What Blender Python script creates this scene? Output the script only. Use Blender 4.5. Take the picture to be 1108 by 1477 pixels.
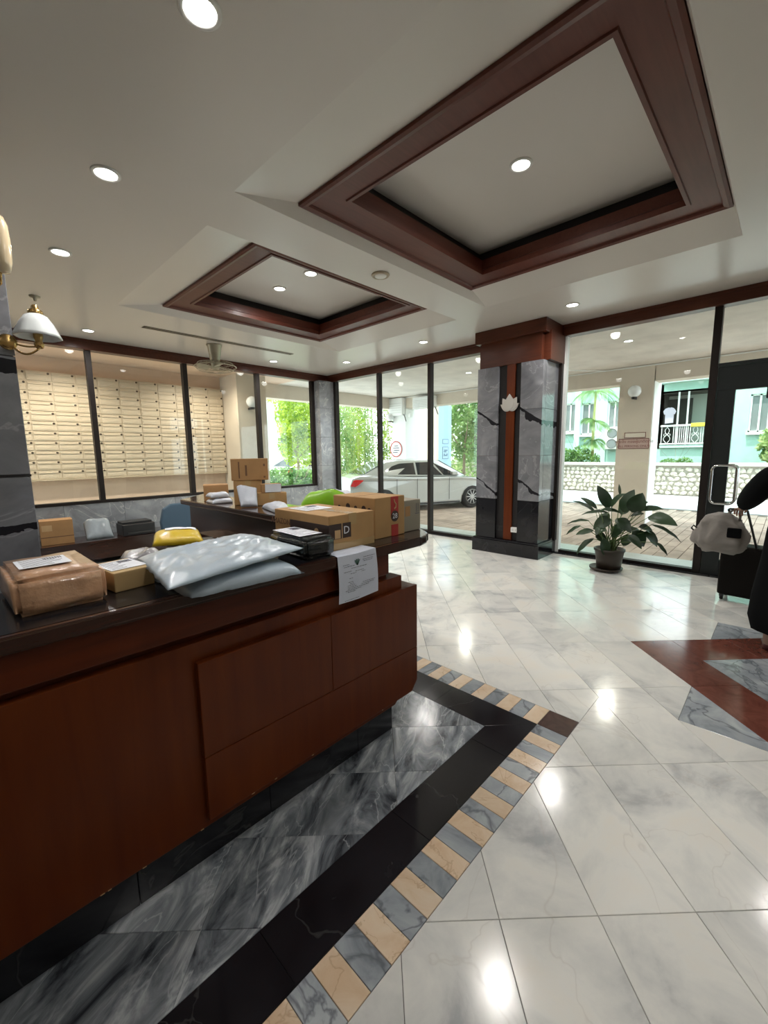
import bpy, bmesh, math, random
from mathutils import Vector, Matrix, noise

for o in list(bpy.data.objects):
    bpy.data.objects.remove(o)
S = bpy.context.scene
COL = S.collection
PI = math.pi

# ------------------------------------------------------------------ camera
F_PX, PITCH, ROLL, YAW = 607.01, 0.139445, 0.0142209, 0.765435
fw = Vector((math.cos(YAW)*math.cos(PITCH), math.sin(YAW)*math.cos(PITCH), -math.sin(PITCH)))
rt = Vector((math.sin(YAW), -math.cos(YAW), 0))
dn = fw.cross(rt)
rt2 = rt*math.cos(ROLL) + dn*math.sin(ROLL)
dn2 = -rt*math.sin(ROLL) + dn*math.cos(ROLL)
cd = bpy.data.cameras.new('camera')
cam = bpy.data.objects.new('camera', cd)
COL.objects.link(cam)
cd.sensor_fit = 'HORIZONTAL'
cd.sensor_width = 36.0
cd.lens = F_PX*36.0/1108.0
cd.clip_start = 0.05
cd.clip_end = 300
up = -dn2
bk = -fw
cam.matrix_world = Matrix(((rt2.x, up.x, bk.x, 0), (rt2.y, up.y, bk.y, 0), (rt2.z, up.z, bk.z, 1.5), (0, 0, 0, 1)))
S.camera = cam

# ------------------------------------------------------------------ world, sun, exposure
S.view_settings.view_transform = 'Standard'
S.view_settings.look = 'None'
S.view_settings.exposure = 0.68
S.view_settings.gamma = 1.0
S.view_settings.use_curve_mapping = False
W = bpy.data.worlds.new('world')
S.world = W
W.use_nodes = True
wn = W.node_tree
wn.nodes.clear()
wo = wn.nodes.new('ShaderNodeOutputWorld')
wb = wn.nodes.new('ShaderNodeBackground')
wb.inputs[0].default_value = (0.88, 0.95, 1.0, 1)
wb.inputs[1].default_value = 3.0
wn.links.new(wb.outputs[0], wo.inputs[0])

def light(name, kind, loc, energy, color=(1, 1, 1), size=0.1, parent=None, rot=(0, 0, 0), spot=None, blend=0.6):
    d = bpy.data.lights.new(name, kind)
    d.energy = energy
    d.color = color
    if kind == 'AREA':
        d.shape = 'DISK'
        d.size = size
    elif kind == 'SUN':
        d.angle = math.radians(1.0)
    elif kind == 'SPOT':
        d.spot_size = spot
        d.spot_blend = blend
        d.shadow_soft_size = size
    else:
        d.shadow_soft_size = size
    o = bpy.data.objects.new(name, d)
    COL.objects.link(o)
    o.location = loc
    o.rotation_euler = rot
    if parent:
        o.parent = parent
    return o

sd = Vector((0.26, -0.10, -0.96))
sun = light('sun', 'SUN', (0, 0, 30), 5.5, (1.0, 0.95, 0.86))
sun.rotation_euler = sd.to_track_quat('-Z', 'Y').to_euler()
LAMP_W = 20.0        # power of one downlight
PANEL_W = 24.0

# ------------------------------------------------------------------ helpers
def tag(o, label=None, cat=None, group=None, kind=None):
    if label: o['label'] = label
    if cat: o['category'] = cat
    if group: o['group'] = group
    if kind: o['kind'] = kind
    return o

def thing(name, label, cat, loc=(0, 0, 0), rz=0, group=None, kind=None):
    o = bpy.data.objects.new(name, None)
    o.empty_display_size = 0.05
    COL.objects.link(o)
    o.location = loc
    o.rotation_euler = (0, 0, rz)
    return tag(o, label, cat, group, kind)

def structure(name):
    o = bpy.data.objects.new(name, None)
    COL.objects.link(o)
    o['kind'] = 'structure'
    return o

def link_mesh(name, me, mat=None, parent=None, kind=None, label=None):
    o = bpy.data.objects.new(name, me)
    COL.objects.link(o)
    if mat and not me.materials:
        me.materials.append(mat)
    if parent: o.parent = parent
    if kind: o['kind'] = kind
    if label: o['label'] = label
    return o

def copy_tree(o, parent=None):
    c = o.copy()
    COL.objects.link(c)
    if parent: c.parent = parent
    for ch in list(o.children):
        copy_tree(ch, c)
    return c

class MB:
    def __init__(s, origin=(0, 0, 0)):
        s.bm = bmesh.new()
        s.o = Vector(origin)
    def v(s, p):
        return s.bm.verts.new(Vector(p) - s.o)
    def face(s, vs):
        try:
            return s.bm.faces.new(vs)
        except ValueError:
            return None
    def poly(s, pts):
        s.face([s.v(p) for p in pts])
        return s
    def box(s, x0, x1, y0, y1, z0, z1):
        p = [s.v((x, y, z)) for z in (z0, z1) for x, y in ((x0, y0), (x1, y0), (x1, y1), (x0, y1))]
        for f in ((3, 2, 1, 0), (4, 5, 6, 7), (0, 1, 5, 4), (1, 2, 6, 5), (2, 3, 7, 6), (3, 0, 4, 7)):
            s.face([p[i] for i in f])
        return s
    def extrude(s, pts, vec):
        vec = Vector(vec)
        a = [s.v(p) for p in pts]
        b = [s.v(Vector(p) + vec) for p in pts]
        n = len(pts)
        s.face(list(reversed(a)))
        s.face(b)
        for i in range(n):
            s.face([a[i], a[(i+1) % n], b[(i+1) % n], b[i]])
        return s
    def prism(s, pts, z0, z1):
        return s.extrude([(p[0], p[1], z0) for p in pts], (0, 0, z1-z0))
    def loft(s, rings, cap=True, close=True):
        R = [[s.v(p) for p in r] for r in rings]
        for a, b in zip(R, R[1:]):
            n = len(a)
            for i in range(n if close else n-1):
                s.face([a[i], a[(i+1) % n], b[(i+1) % n], b[i]])
        if cap:
            s.face(list(reversed(R[0])))
            s.face(R[-1])
        return s
    def lathe(s, prof, c, n=24, cap=True, axis='z'):
        rings = []
        for r, h in prof:
            ring = []
            for i in range(n):
                t = 2*PI*i/n
                a, b = r*math.cos(t), r*math.sin(t)
                if axis == 'z': q = (c[0]+a, c[1]+b, c[2]+h)
                elif axis == 'x': q = (c[0]+h, c[1]+a, c[2]+b)
                else: q = (c[0]+a, c[1]+h, c[2]+b)
                ring.append(q)
            rings.append(ring)
        return s.loft(rings, cap)
    def tube(s, pts, r, n=8, closed=False):
        P = [Vector(p) for p in pts]
        m = len(P)
        rings = []
        ref = None
        for i, p in enumerate(P):
            if closed:
                t = (P[(i+1) % m] - P[i-1]).normalized()
            else:
                t = (P[min(i+1, m-1)] - P[max(i-1, 0)]).normalized()
            if ref is None:
                ref = Vector((0, 0, 1)) if abs(t.z) < 0.9 else Vector((1, 0, 0))
            u = t.cross(ref).normalized()
            w = u.cross(t).normalized()
            ref = w
            rr = r[i] if isinstance(r, (list, tuple)) else r
            rings.append([p + u*rr*math.cos(2*PI*k/n) + w*rr*math.sin(2*PI*k/n) for k in range(n)])
        if closed:
            rings.append(rings[0])
        return s.loft(rings, not closed)
    def build(s, name, mat, parent=None, bevel=0, seg=2, smooth=False, kind=None, label=None, recalc=True):
        if bevel:
            bmesh.ops.bevel(s.bm, geom=list(s.bm.edges), offset=bevel, segments=seg, affect='EDGES', profile=0.6, clamp_overlap=True)
        if recalc:
            bmesh.ops.recalc_face_normals(s.bm, faces=list(s.bm.faces))
        me = bpy.data.meshes.new(name)
        s.bm.to_mesh(me)
        s.bm.free()
        if smooth:
            for p in me.polygons: p.use_smooth = True
        return link_mesh(name, me, mat, parent, kind, label)

def arc(c, r, a0, a1, n):
    return [(c[0]+r*math.cos(a0+(a1-a0)*i/n), c[1]+r*math.sin(a0+(a1-a0)*i/n)) for i in range(n+1)]

# ------------------------------------------------------------------ materials
MATS = {}
def newmat(name):
    m = bpy.data.materials.new(name)
    m.use_nodes = True
    nt = m.node_tree
    b = nt.nodes['Principled BSDF']
    MATS[name] = m
    return m, nt, b

def plain(name, col, rough=0.5, metal=0, bump=0, bscale=60, var=0, vscale=3, emit=0, coat=0, spec=0.5, alpha=1, trans=0):
    if name in MATS: return MATS[name]
    m, nt, b = newmat(name)
    b.inputs['Base Color'].default_value = (*col, 1)
    b.inputs['Roughness'].default_value = rough
    b.inputs['Metallic'].default_value = metal
    b.inputs['Coat Weight'].default_value = coat
    b.inputs['Coat Roughness'].default_value = 0.08
    b.inputs['Specular IOR Level'].default_value = spec
    if trans: b.inputs['Transmission Weight'].default_value = trans
    if emit:
        b.inputs['Emission Color'].default_value = (*col, 1)
        b.inputs['Emission Strength'].default_value = emit
    if bump or var:
        g = nt.nodes.new('ShaderNodeTexCoord')
    if var:
        n = nt.nodes.new('ShaderNodeTexNoise')
        n.inputs['Scale'].default_value = vscale
        n.inputs['Detail'].default_value = 6
        nt.links.new(g.outputs['Object'], n.inputs['Vector'])
        r = nt.nodes.new('ShaderNodeValToRGB')
        r.color_ramp.elements[0].position = 0.3
        r.color_ramp.elements[1].position = 0.7
        r.color_ramp.elements[0].color = (*[max(0, c*(1-var)) for c in col], 1)
        r.color_ramp.elements[1].color = (*[min(1, c*(1+var)) for c in col], 1)
        nt.links.new(n.outputs['Fac'], r.inputs['Fac'])
        nt.links.new(r.outputs['Color'], b.inputs['Base Color'])
    if bump:
        n2 = nt.nodes.new('ShaderNodeTexNoise')
        n2.inputs['Scale'].default_value = bscale
        n2.inputs['Detail'].default_value = 4
        nt.links.new(g.outputs['Object'], n2.inputs['Vector'])
        bp = nt.nodes.new('ShaderNodeBump')
        bp.inputs['Strength'].default_value = bump
        bp.inputs['Distance'].default_value = 0.01
        nt.links.new(n2.outputs['Fac'], bp.inputs['Height'])
        nt.links.new(bp.outputs['Normal'], b.inputs['Normal'])
    return m

def marble(name, stops, vein=None, scale=3.0, stretch=(1, 1, 1), rot=(0, 0, 0), rough=0.12, dist=1.2, vscale=2.0, vwidth=0.02, vamt=0.8, tint=0.0, detail=8):
    """stone: warped noise through a ramp, thin veins where a second noise crosses its middle"""
    m, nt, b = newmat(name)
    N, L = nt.nodes, nt.links
    geo = N.new('ShaderNodeNewGeometry')
    oi = N.new('ShaderNodeObjectInfo')
    mul = N.new('ShaderNodeVectorMath'); mul.operation = 'SCALE'
    comb = N.new('ShaderNodeCombineXYZ')
    comb.inputs[0].default_value = 13.0; comb.inputs[1].default_value = 7.0; comb.inputs[2].default_value = 5.0
    L.new(comb.outputs[0], mul.inputs[0]); L.new(oi.outputs['Random'], mul.inputs['Scale'])
    add = N.new('ShaderNodeVectorMath'); add.operation = 'ADD'
    L.new(geo.outputs['Position'], add.inputs[0]); L.new(mul.outputs[0], add.inputs[1])
    m0 = N.new('ShaderNodeMapping')
    m0.inputs['Rotation'].default_value = rot
    L.new(add.outputs[0], m0.inputs['Vector'])
    mp = N.new('ShaderNodeMapping')
    mp.inputs['Scale'].default_value = stretch
    L.new(m0.outputs[0], mp.inputs['Vector'])
    n1 = N.new('ShaderNodeTexNoise')
    n1.inputs['Scale'].default_value = scale; n1.inputs['Detail'].default_value = detail
    n1.inputs['Roughness'].default_value = 0.6; n1.inputs['Distortion'].default_value = dist
    L.new(mp.outputs[0], n1.inputs['Vector'])
    r1 = N.new('ShaderNodeValToRGB')
    cr = r1.color_ramp
    cr.elements[0].position, cr.elements[0].color = stops[0][0], (*stops[0][1], 1)
    cr.elements[1].position, cr.elements[1].color = stops[-1][0], (*stops[-1][1], 1)
    for p, c in stops[1:-1]:
        e = cr.elements.new(p); e.color = (*c, 1)
    L.new(n1.outputs['Fac'], r1.inputs['Fac'])
    out = r1.outputs['Color']
    if vein:
        n2 = N.new('ShaderNodeTexNoise')
        n2.inputs['Scale'].default_value = vscale; n2.inputs['Detail'].default_value = 5
        n2.inputs['Distortion'].default_value = 0.8
        L.new(mp.outputs[0], n2.inputs['Vector'])
        r2 = N.new('ShaderNodeValToRGB')
        c2 = r2.color_ramp
        c2.elements[0].position = 0.5-vwidth; c2.elements[0].color = (0, 0, 0, 1)
        c2.elements[1].position = 0.5+vwidth; c2.elements[1].color = (0, 0, 0, 1)
        e = c2.elements.new(0.5); e.color = (vamt, vamt, vamt, 1)
        L.new(n2.outputs['Fac'], r2.inputs['Fac'])
        mx = N.new('ShaderNodeMixRGB')
        mx.inputs[2].default_value = (*vein, 1)
        L.new(r2.outputs['Color'], mx.inputs[0]); L.new(out, mx.inputs[1])
        out = mx.outputs[0]
    if tint:
        h = N.new('ShaderNodeHueSaturation')
        mr = N.new('ShaderNodeMapRange')
        mr.inputs[3].default_value = 1-tint; mr.inputs[4].default_value = 1+tint*0.4
        L.new(oi.outputs['Random'], mr.inputs[0]); L.new(mr.outputs[0], h.inputs['Value'])
        L.new(out, h.inputs['Color'])
        out = h.outputs[0]
    L.new(out, b.inputs['Base Color'])
    b.inputs['Roughness'].default_value = rough
    return m

def bold_seam(m):
    """bold black seams that dip across each bookmatched panel of the pillar stone"""
    nt = m.node_tree
    N, L = nt.nodes, nt.links
    b = N['Principled BSDF']
    src = b.inputs['Base Color'].links[0].from_socket
    def mt(op, a, c=None, d=None):
        q = N.new('ShaderNodeMath'); q.operation = op
        for k, v in enumerate((a, c, d)):
            if v is None: continue
            if isinstance(v, (int, float)): q.inputs[k].default_value = v
            else: L.new(v, q.inputs[k])
        return q.outputs[0]
    g = N.new('ShaderNodeNewGeometry')
    sp = N.new('ShaderNodeSeparateXYZ'); L.new(g.outputs['Position'], sp.inputs[0])
    n = N.new('ShaderNodeTexNoise'); n.inputs['Scale'].default_value = 5; n.inputs['Detail'].default_value = 4
    L.new(g.outputs['Position'], n.inputs['Vector'])
    t = mt('FRACT', mt('DIVIDE', mt('SUBTRACT', 3.42, sp.outputs['Y']), .67))
    zz = mt('ADD', mt('ADD', sp.outputs['Z'], mt('MULTIPLY', t, .42)), mt('MULTIPLY', n.outputs['Fac'], .20))
    mask = None
    for zc, w_ in ((2.17, .030), (1.20, .018)):
        d = mt('ABSOLUTE', mt('SUBTRACT', zz, zc))
        wv = mt('MULTIPLY', mt('ADD', n.outputs['Fac'], -.28), w_*5)
        k = mt('LESS_THAN', d, wv)
        mask = k if mask is None else mt('MAXIMUM', mask, k)
    mx = N.new('ShaderNodeMixRGB'); mx.inputs[2].default_value = (.02, .02, .024, 1)
    L.new(mask, mx.inputs[0]); L.new(src, mx.inputs[1]); L.new(mx.outputs[0], b.inputs['Base Color'])

def wood(name, dark, light_, rough=0.25, axis=0, coat=0.3, scale=2.5, spec=0.5):
    m, nt, b = newmat(name)
    N, L = nt.nodes, nt.links
    g = N.new('ShaderNodeNewGeometry')
    mp = N.new('ShaderNodeMapping')
    sc = [14, 14, 14]; sc[axis] = 1.2
    mp.inputs['Scale'].default_value = sc
    L.new(g.outputs['Position'], mp.inputs[0])
    n = N.new('ShaderNodeTexNoise'); n.inputs['Scale'].default_value = scale; n.inputs['Detail'].default_value = 7
    n.inputs['Distortion'].default_value = 0.6
    L.new(mp.outputs[0], n.inputs['Vector'])
    n3 = N.new('ShaderNodeTexNoise'); n3.inputs['Scale'].default_value = 1.7
    L.new(g.outputs['Position'], n3.inputs['Vector'])
    ad = N.new('ShaderNodeMath'); ad.operation = 'ADD'
    L.new(n.outputs['Fac'], ad.inputs[0]); L.new(n3.outputs['Fac'], ad.inputs[1])
    hf = N.new('ShaderNodeMath'); hf.operation = 'MULTIPLY'; hf.inputs[1].default_value = 0.5
    L.new(ad.outputs[0], hf.inputs[0])
    r = N.new('ShaderNodeValToRGB')
    r.color_ramp.elements[0].position = 0.35; r.color_ramp.elements[0].color = (*dark, 1)
    r.color_ramp.elements[1].position = 0.65; r.color_ramp.elements[1].color = (*light_, 1)
    L.new(hf.outputs[0], r.inputs['Fac']); L.new(r.outputs['Color'], b.inputs['Base Color'])
    b.inputs['Roughness'].default_value = rough
    b.inputs['Coat Weight'].default_value = coat
    b.inputs['Specular IOR Level'].default_value = spec
    b.inputs['Coat Roughness'].default_value = 0.15
    return m

def glass(name, tint=(0.93, 0.96, 0.95), refl=1.0):
    m = bpy.data.materials.new(name)
    m.use_nodes = True
    nt = m.node_tree
    nt.nodes.clear()
    o = nt.nodes.new('ShaderNodeOutputMaterial')
    t = nt.nodes.new('ShaderNodeBsdfTransparent'); t.inputs[0].default_value = (*tint, 1)
    g = nt.nodes.new('ShaderNodeBsdfGlossy'); g.inputs['Roughness'].default_value = 0.01
    # Schlick reflectance from |N.I|, the same for both faces of the sheet
    ge = nt.nodes.new('ShaderNodeNewGeometry')
    dt = nt.nodes.new('ShaderNodeVectorMath'); dt.operation = 'DOT_PRODUCT'
    nt.links.new(ge.outputs['Normal'], dt.inputs[0]); nt.links.new(ge.outputs['Incoming'], dt.inputs[1])
    def mth(op, a, b=None):
        q = nt.nodes.new('ShaderNodeMath'); q.operation = op
        for k, v in enumerate((a, b)):
            if v is None: continue
            if isinstance(v, (int, float)): q.inputs[k].default_value = v
            else: nt.links.new(v, q.inputs[k])
        return q.outputs[0]
    f = mth('ADD', mth('MULTIPLY', mth('POWER', mth('SUBTRACT', 1.0, mth('ABSOLUTE', dt.outputs['Value'])), 5.0), .96), .035)
    mx = nt.nodes.new('ShaderNodeMixShader')
    nt.links.new(f, mx.inputs[0])
    nt.links.new(t.outputs[0], mx.inputs[1])
    nt.links.new(g.outputs[0], mx.inputs[2])
    nt.links.new(mx.outputs[0], o.inputs[0])
    MATS[name] = m
    return m

def leafmat(name, c1, c2, rough=0.45, trans=0.35):
    m = bpy.data.materials.new(name)
    m.use_nodes = True
    nt = m.node_tree
    N, L = nt.nodes, nt.links
    b = N['Principled BSDF']
    g = N.new('ShaderNodeNewGeometry')
    n = N.new('ShaderNodeTexNoise'); n.inputs['Scale'].default_value = 2.2; n.inputs['Detail'].default_value = 4
    L.new(g.outputs['Position'], n.inputs['Vector'])
    r = N.new('ShaderNodeValToRGB')
    r.color_ramp.elements[0].position = 0.36; r.color_ramp.elements[0].color = (*c1, 1)
    r.color_ramp.elements[1].position = 0.62; r.color_ramp.elements[1].color = (*c2, 1)
    L.new(n.outputs['Fac'], r.inputs[0]); L.new(r.outputs[0], b.inputs['Base Color'])
    b.inputs['Roughness'].default_value = rough
    tr = N.new('ShaderNodeBsdfTranslucent')
    L.new(r.outputs[0], tr.inputs[0])
    mx = N.new('ShaderNodeMixShader'); mx.inputs[0].default_value = trans
    L.new(b.outputs[0], mx.inputs[1]); L.new(tr.outputs[0], mx.inputs[2])
    L.new(mx.outputs[0], N['Material Output'].inputs[0])
    MATS[name] = m
    return m

M = MATS
marble('white_marble', [(0.30, (0.42, 0.43, 0.44)), (0.42, (0.66, 0.66, 0.64)), (0.55, (0.78, 0.77, 0.73)), (0.72, (0.80, 0.76, 0.69))], vein=(0.50, 0.46, 0.42), scale=2.6, vscale=1.3, vwidth=0.005, vamt=0.30, rough=0.135, tint=0.10, dist=.6)
marble('grey_marble', [(0.25, (0.16, 0.18, 0.20)), (0.45, (0.30, 0.33, 0.36)), (0.7, (0.46, 0.49, 0.51))], vein=(0.12, 0.13, 0.15), scale=4, vscale=3, vwidth=0.02, rough=0.12, tint=0.12)
marble('streak_marble', [(0.33, (0.045, 0.05, 0.06)), (0.43, (0.17, 0.19, 0.215)), (0.53, (0.31, 0.335, 0.365)), (0.66, (0.66, 0.69, 0.72))], vein=(0.62, 0.65, 0.68), scale=2.6, stretch=(1.1, 3.0, 1), rot=(0, 0, math.radians(-27)), vscale=2.2, vwidth=0.012, vamt=0.6, rough=0.16, dist=1.5, tint=0.25)
marble('black_marble', [(0.3, (0.006, 0.006, 0.008)), (0.8, (0.018, 0.018, 0.022))], vein=(0.22, 0.22, 0.21), scale=3, vscale=1.4, vwidth=0.0007, vamt=0.14, rough=0.13)
marble('cream_marble', [(0.3, (0.64, 0.45, 0.29)), (0.55, (0.73, 0.57, 0.41)), (0.8, (0.76, 0.65, 0.52))], vein=(0.42, 0.26, 0.15), scale=6, vscale=5, vwidth=0.01, vamt=0.5, rough=0.2, tint=0.12)
marble('red_marble', [(0.3, (0.11, 0.035, 0.025)), (0.7, (0.19, 0.065, 0.045))], scale=9, rough=0.14, tint=0.12)
marble('brown_marble', [(0.3, (0.045, 0.02, 0.016)), (0.7, (0.085, 0.04, 0.03))], scale=12, rough=0.15)
marble('pillar_marble', [(0.30, (0.13, 0.135, 0.15)), (0.45, (0.20, 0.205, 0.225)), (0.6, (0.27, 0.275, 0.295)), (0.75, (0.36, 0.37, 0.385))], vein=(0.48, 0.49, 0.50), scale=1.6, stretch=(1, 1, 1.3), vscale=1.6, vwidth=0.008, vamt=0.45, rough=0.08, tint=0.08, dist=0.8)
bold_seam(MATS['pillar_marble'])
marble('wall_marble', [(0.3, (0.22, 0.23, 0.25)), (0.55, (0.33, 0.35, 0.37)), (0.8, (0.48, 0.49, 0.50))], vein=(0.6, 0.6, 0.6), scale=2.5, vscale=2.2, vwidth=0.01, rough=0.15)
wood('desk_wood', (0.085, 0.0135, 0.0018), (0.135, 0.028, 0.004), rough=0.38, axis=2, coat=0.04, scale=1.4, spec=0.22)
wood('desk_wood_long', (0.060, 0.011, 0.0035), (0.105, 0.019, 0.004), rough=0.34, axis=0, coat=0.05, spec=0.25)
wood('counter_wood', (0.020, 0.006, 0.004), (0.050, 0.017, 0.010), rough=0.12, axis=0, coat=0.6)
wood('beam_wood', (0.060, 0.014, 0.006), (0.100, 0.026, 0.011), rough=0.4, axis=1, coat=.1, spec=.3)
wood('coffer_wood', (0.085, 0.019, 0.010), (0.125, 0.032, 0.018), rough=0.45, axis=0, coat=0.08, spec=.35)
plain('ceiling_paint', (0.64, 0.60, 0.55), 0.30, spec=0.4)
plain('panel_paint', (0.64, 0.60, 0.55), 0.4)
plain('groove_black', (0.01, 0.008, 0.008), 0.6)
plain('dark_frame', (0.016, 0.011, 0.009), 0.5, spec=.3)
plain('door_metal', (0.016, 0.020, 0.020), 0.45, spec=.35)
plain('aluminium', (0.62, 0.64, 0.62), 0.4, metal=0.2)
plain('grout', (0.16, 0.15, 0.13), 0.8)
plain('chrome', (0.75, 0.76, 0.77), 0.12, metal=1)
plain('brass', (0.55, 0.36, 0.14), 0.25, metal=1)
plain('white_glass', (0.80, 0.84, 0.84), 0.15, coat=0.5)
plain('cream_glass', (0.62, 0.50, 0.33), 0.15, coat=0.6)
plain('lamp_lens', (1.0, 0.98, 0.93), 0.5, emit=9)
plain('white_ring', (0.75, 0.74, 0.70), 0.4)
plain('beige_plastic', (0.42, 0.35, 0.25), 0.5)
plain('outlet_white', (0.80, 0.80, 0.78), 0.35)
plain('silver_leaf', (0.62, 0.60, 0.56), 0.35, metal=0.3)
plain('beige_wall', (0.66, 0.59, 0.49), 0.85, var=0.05, vscale=2)
plain('mail_wall', (0.78, 0.60, 0.47), 0.8)
plain('mail_metal', (0.68, 0.59, 0.46), 0.45, var=0.04)
plain('mail_lock', (0.10, 0.08, 0.06), 0.4, metal=0.6)
plain('plaster_soffit', (0.78, 0.74, 0.68), 0.9, bump=0.5, bscale=4, var=0.10, vscale=2.5)
plain('paver', (0.40, 0.31, 0.25), 0.85, var=0.3, vscale=2, bump=0.2)
plain('paver_joint', (0.16, 0.12, 0.09), 0.9)
plain('step_stone', (0.42, 0.44, 0.43), 0.35, var=0.15)
plain('road', (0.50, 0.52, 0.53), 0.9, var=0.1, vscale=1)
plain('rubble', (0.56, 0.52, 0.45), 0.9, var=0.32, vscale=9, bump=0.3, bscale=20)
plain('mortar', (0.34, 0.31, 0.26), 0.95)
plain('cap_stone', (0.55, 0.54, 0.49), 0.85)
plain('mint', (0.42, 0.66, 0.58), 0.85, var=0.05)
plain('mint_light', (0.55, 0.76, 0.70), 0.85)
plain('white_paint', (0.80, 0.82, 0.80), 0.6)
plain('pale_wall', (0.72, 0.76, 0.74), 0.8)
plain('daylight_blue', (0.42, 0.60, 0.74), 0.7)
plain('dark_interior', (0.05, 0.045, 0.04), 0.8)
plain('window_grey', (0.22, 0.25, 0.25), 0.15)
plain('curtain', (0.42, 0.42, 0.38), 0.8)
plain('soil', (0.06, 0.04, 0.025), 0.95)
plain('grass_ground', (0.12, 0.17, 0.06), 0.95, var=0.3)
glass('pane_glass')
plain('car_paint', (0.50, 0.52, 0.50), 0.22, coat=1.0)
plain('car_glass', (0.02, 0.025, 0.03), 0.05)
plain('tyre', (0.015, 0.015, 0.016), 0.7)
plain('rim_metal', (0.50, 0.50, 0.50), 0.3, metal=0.7)
plain('arch_black', (0.008, 0.008, 0.008), 0.9)
plain('tail_red', (0.65, 0.02, 0.02), 0.15, coat=1)
plain('trim_black', (0.03, 0.03, 0.03), 0.4)
plain('kraft', (0.46, 0.27, 0.11), 0.75, var=0.08, vscale=8)
plain('kraft_dark', (0.40, 0.22, 0.09), 0.75, var=0.08, vscale=8)
plain('kraft_light', (0.55, 0.36, 0.18), 0.7, var=0.1, vscale=8)
plain('kraft_tan', (0.48, 0.33, 0.15), 0.7, var=0.08, vscale=8)
plain('wrap_film', (0.62, 0.36, 0.21), 0.28, coat=0.8, bump=0.9, bscale=22, var=0.15, vscale=9)
plain('grey_card', (0.30, 0.27, 0.21), 0.75, var=0.06)
plain('tape_brown', (0.50, 0.34, 0.16), 0.25, coat=0.5)
plain('tape_red', (0.42, 0.02, 0.015), 0.35)
plain('print_dark', (0.045, 0.025, 0.02), 0.6)
plain('print_brown', (0.16, 0.08, 0.04), 0.7)
plain('ink', (0.10, 0.10, 0.13), 0.7)
plain('ink_green', (0.05, 0.12, 0.10), 0.7)
plain('paper', (0.78, 0.80, 0.86), 0.6)
plain('paper_letter', (0.60, 0.64, 0.74), 0.6)
plain('poly_grey', (0.43, 0.52, 0.60), 0.34, coat=0.25, bump=0.45, bscale=14, var=0.06)
plain('poly_white', (0.60, 0.64, 0.72), 0.28, coat=0.3, bump=0.5, bscale=18)
plain('poly_silver', (0.36, 0.36, 0.38), 0.22, coat=0.5, bump=0.9, bscale=24, var=0.3, vscale=14)
plain('poly_green', (0.24, 0.52, 0.02), 0.3, coat=0.3, bump=0.4, bscale=14)
plain('poly_yellow', (0.66, 0.46, 0.02), 0.35, coat=0.2, bump=0.5, bscale=14)
plain('black_wrap', (0.010, 0.013, 0.013), 0.22, coat=0.6, bump=0.7, bscale=20)
plain('clear_poly', (0.30, 0.34, 0.37), 0.25, coat=0.3, bump=0.6, bscale=14)
plain('blue_fabric', (0.07, 0.12, 0.17), 0.8)
plain('black_plastic', (0.012, 0.012, 0.013), 0.4)
plain('cloth_black', (0.004, 0.0045, 0.005), 0.9, spec=.1)
plain('skin', (0.38, 0.22, 0.15), 0.55)
plain('hair_black', (0.012, 0.010, 0.009), 0.5)
plain('bag_cloth', (0.27, 0.25, 0.23), 0.75, bump=0.5, bscale=16)
plain('case_brown', (0.005, 0.004, 0.003), 0.7, spec=.15)
plain('sock_tan', (0.22, 0.15, 0.12), 0.8)
plain('shoe_red', (0.06, 0.012, 0.015), 0.5)
plain('pot_brown', (0.030, 0.020, 0.013), 0.45)
leafmat('leaf_dark', (0.010, 0.028, 0.010), (0.030, 0.068, 0.026), rough=0.42, trans=0.12)
leafmat('leaf_mid', (0.07, 0.19, 0.05), (0.26, 0.44, 0.14), trans=.45)
leafmat('leaf_lime', (0.16, 0.30, 0.03), (0.50, 0.62, 0.08), trans=0.5)
leafmat('leaf_pale', (0.14, 0.28, 0.08), (0.48, 0.60, 0.26), trans=0.5)
plain('stem_green', (0.10, 0.16, 0.05), 0.6)
plain('trunk', (0.25, 0.20, 0.14), 0.9)
plain('bamboo_cane', (0.40, 0.42, 0.16), 0.6)
plain('sign_paper', (0.72, 0.66, 0.56), 0.6)
plain('sign_pink', (0.50, 0.36, 0.32), 0.6)
plain('maroon', (0.16, 0.03, 0.03), 0.6)
plain('sign_blue', (0.45, 0.60, 0.72), 0.6)
plain('navy', (0.04, 0.08, 0.16), 0.6)
plain('fan_metal', (0.42, 0.38, 0.28), 0.35, metal=0.4)
plain('towel_yellow', (0.75, 0.65, 0.08), 0.8)
plain('shirt_lilac', (0.50, 0.46, 0.54), 0.8)

FONT = None
def text_mesh(body, size, name='text', extrude=0.0004):
    c = bpy.data.curves.new(name, 'FONT')
    c.body = body
    c.size = size
    c.extrude = extrude
    c.align_x = 'CENTER'
    c.align_y = 'CENTER'
    c.resolution_u = 2
    o = bpy.data.objects.new(name, c)
    COL.objects.link(o)
    dg = bpy.context.evaluated_depsgraph_get()
    me = bpy.data.meshes.new_from_object(o.evaluated_get(dg))
    bpy.data.objects.remove(o)
    bpy.data.curves.remove(c)
    me.materials.clear()
    return me

def put_text(body, size, mat, parent, pos, xd, yd, name='lettering'):
    """flat lettering at local pos, reading along xd with yd up"""
    me = text_mesh(body, size)
    x, y = Vector(xd).normalized(), Vector(yd).normalized()
    z = x.cross(y)
    R = Matrix(((x.x, y.x, z.x, pos[0]), (x.y, y.y, z.y, pos[1]), (x.z, y.z, z.z, pos[2]), (0, 0, 0, 1)))
    me.transform(R)
    return link_mesh(name, me, mat, parent)

# ------------------------------------------------------------------ the room shell
ZC = 3.20
XR, YL = 6.20, 7.65
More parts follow.
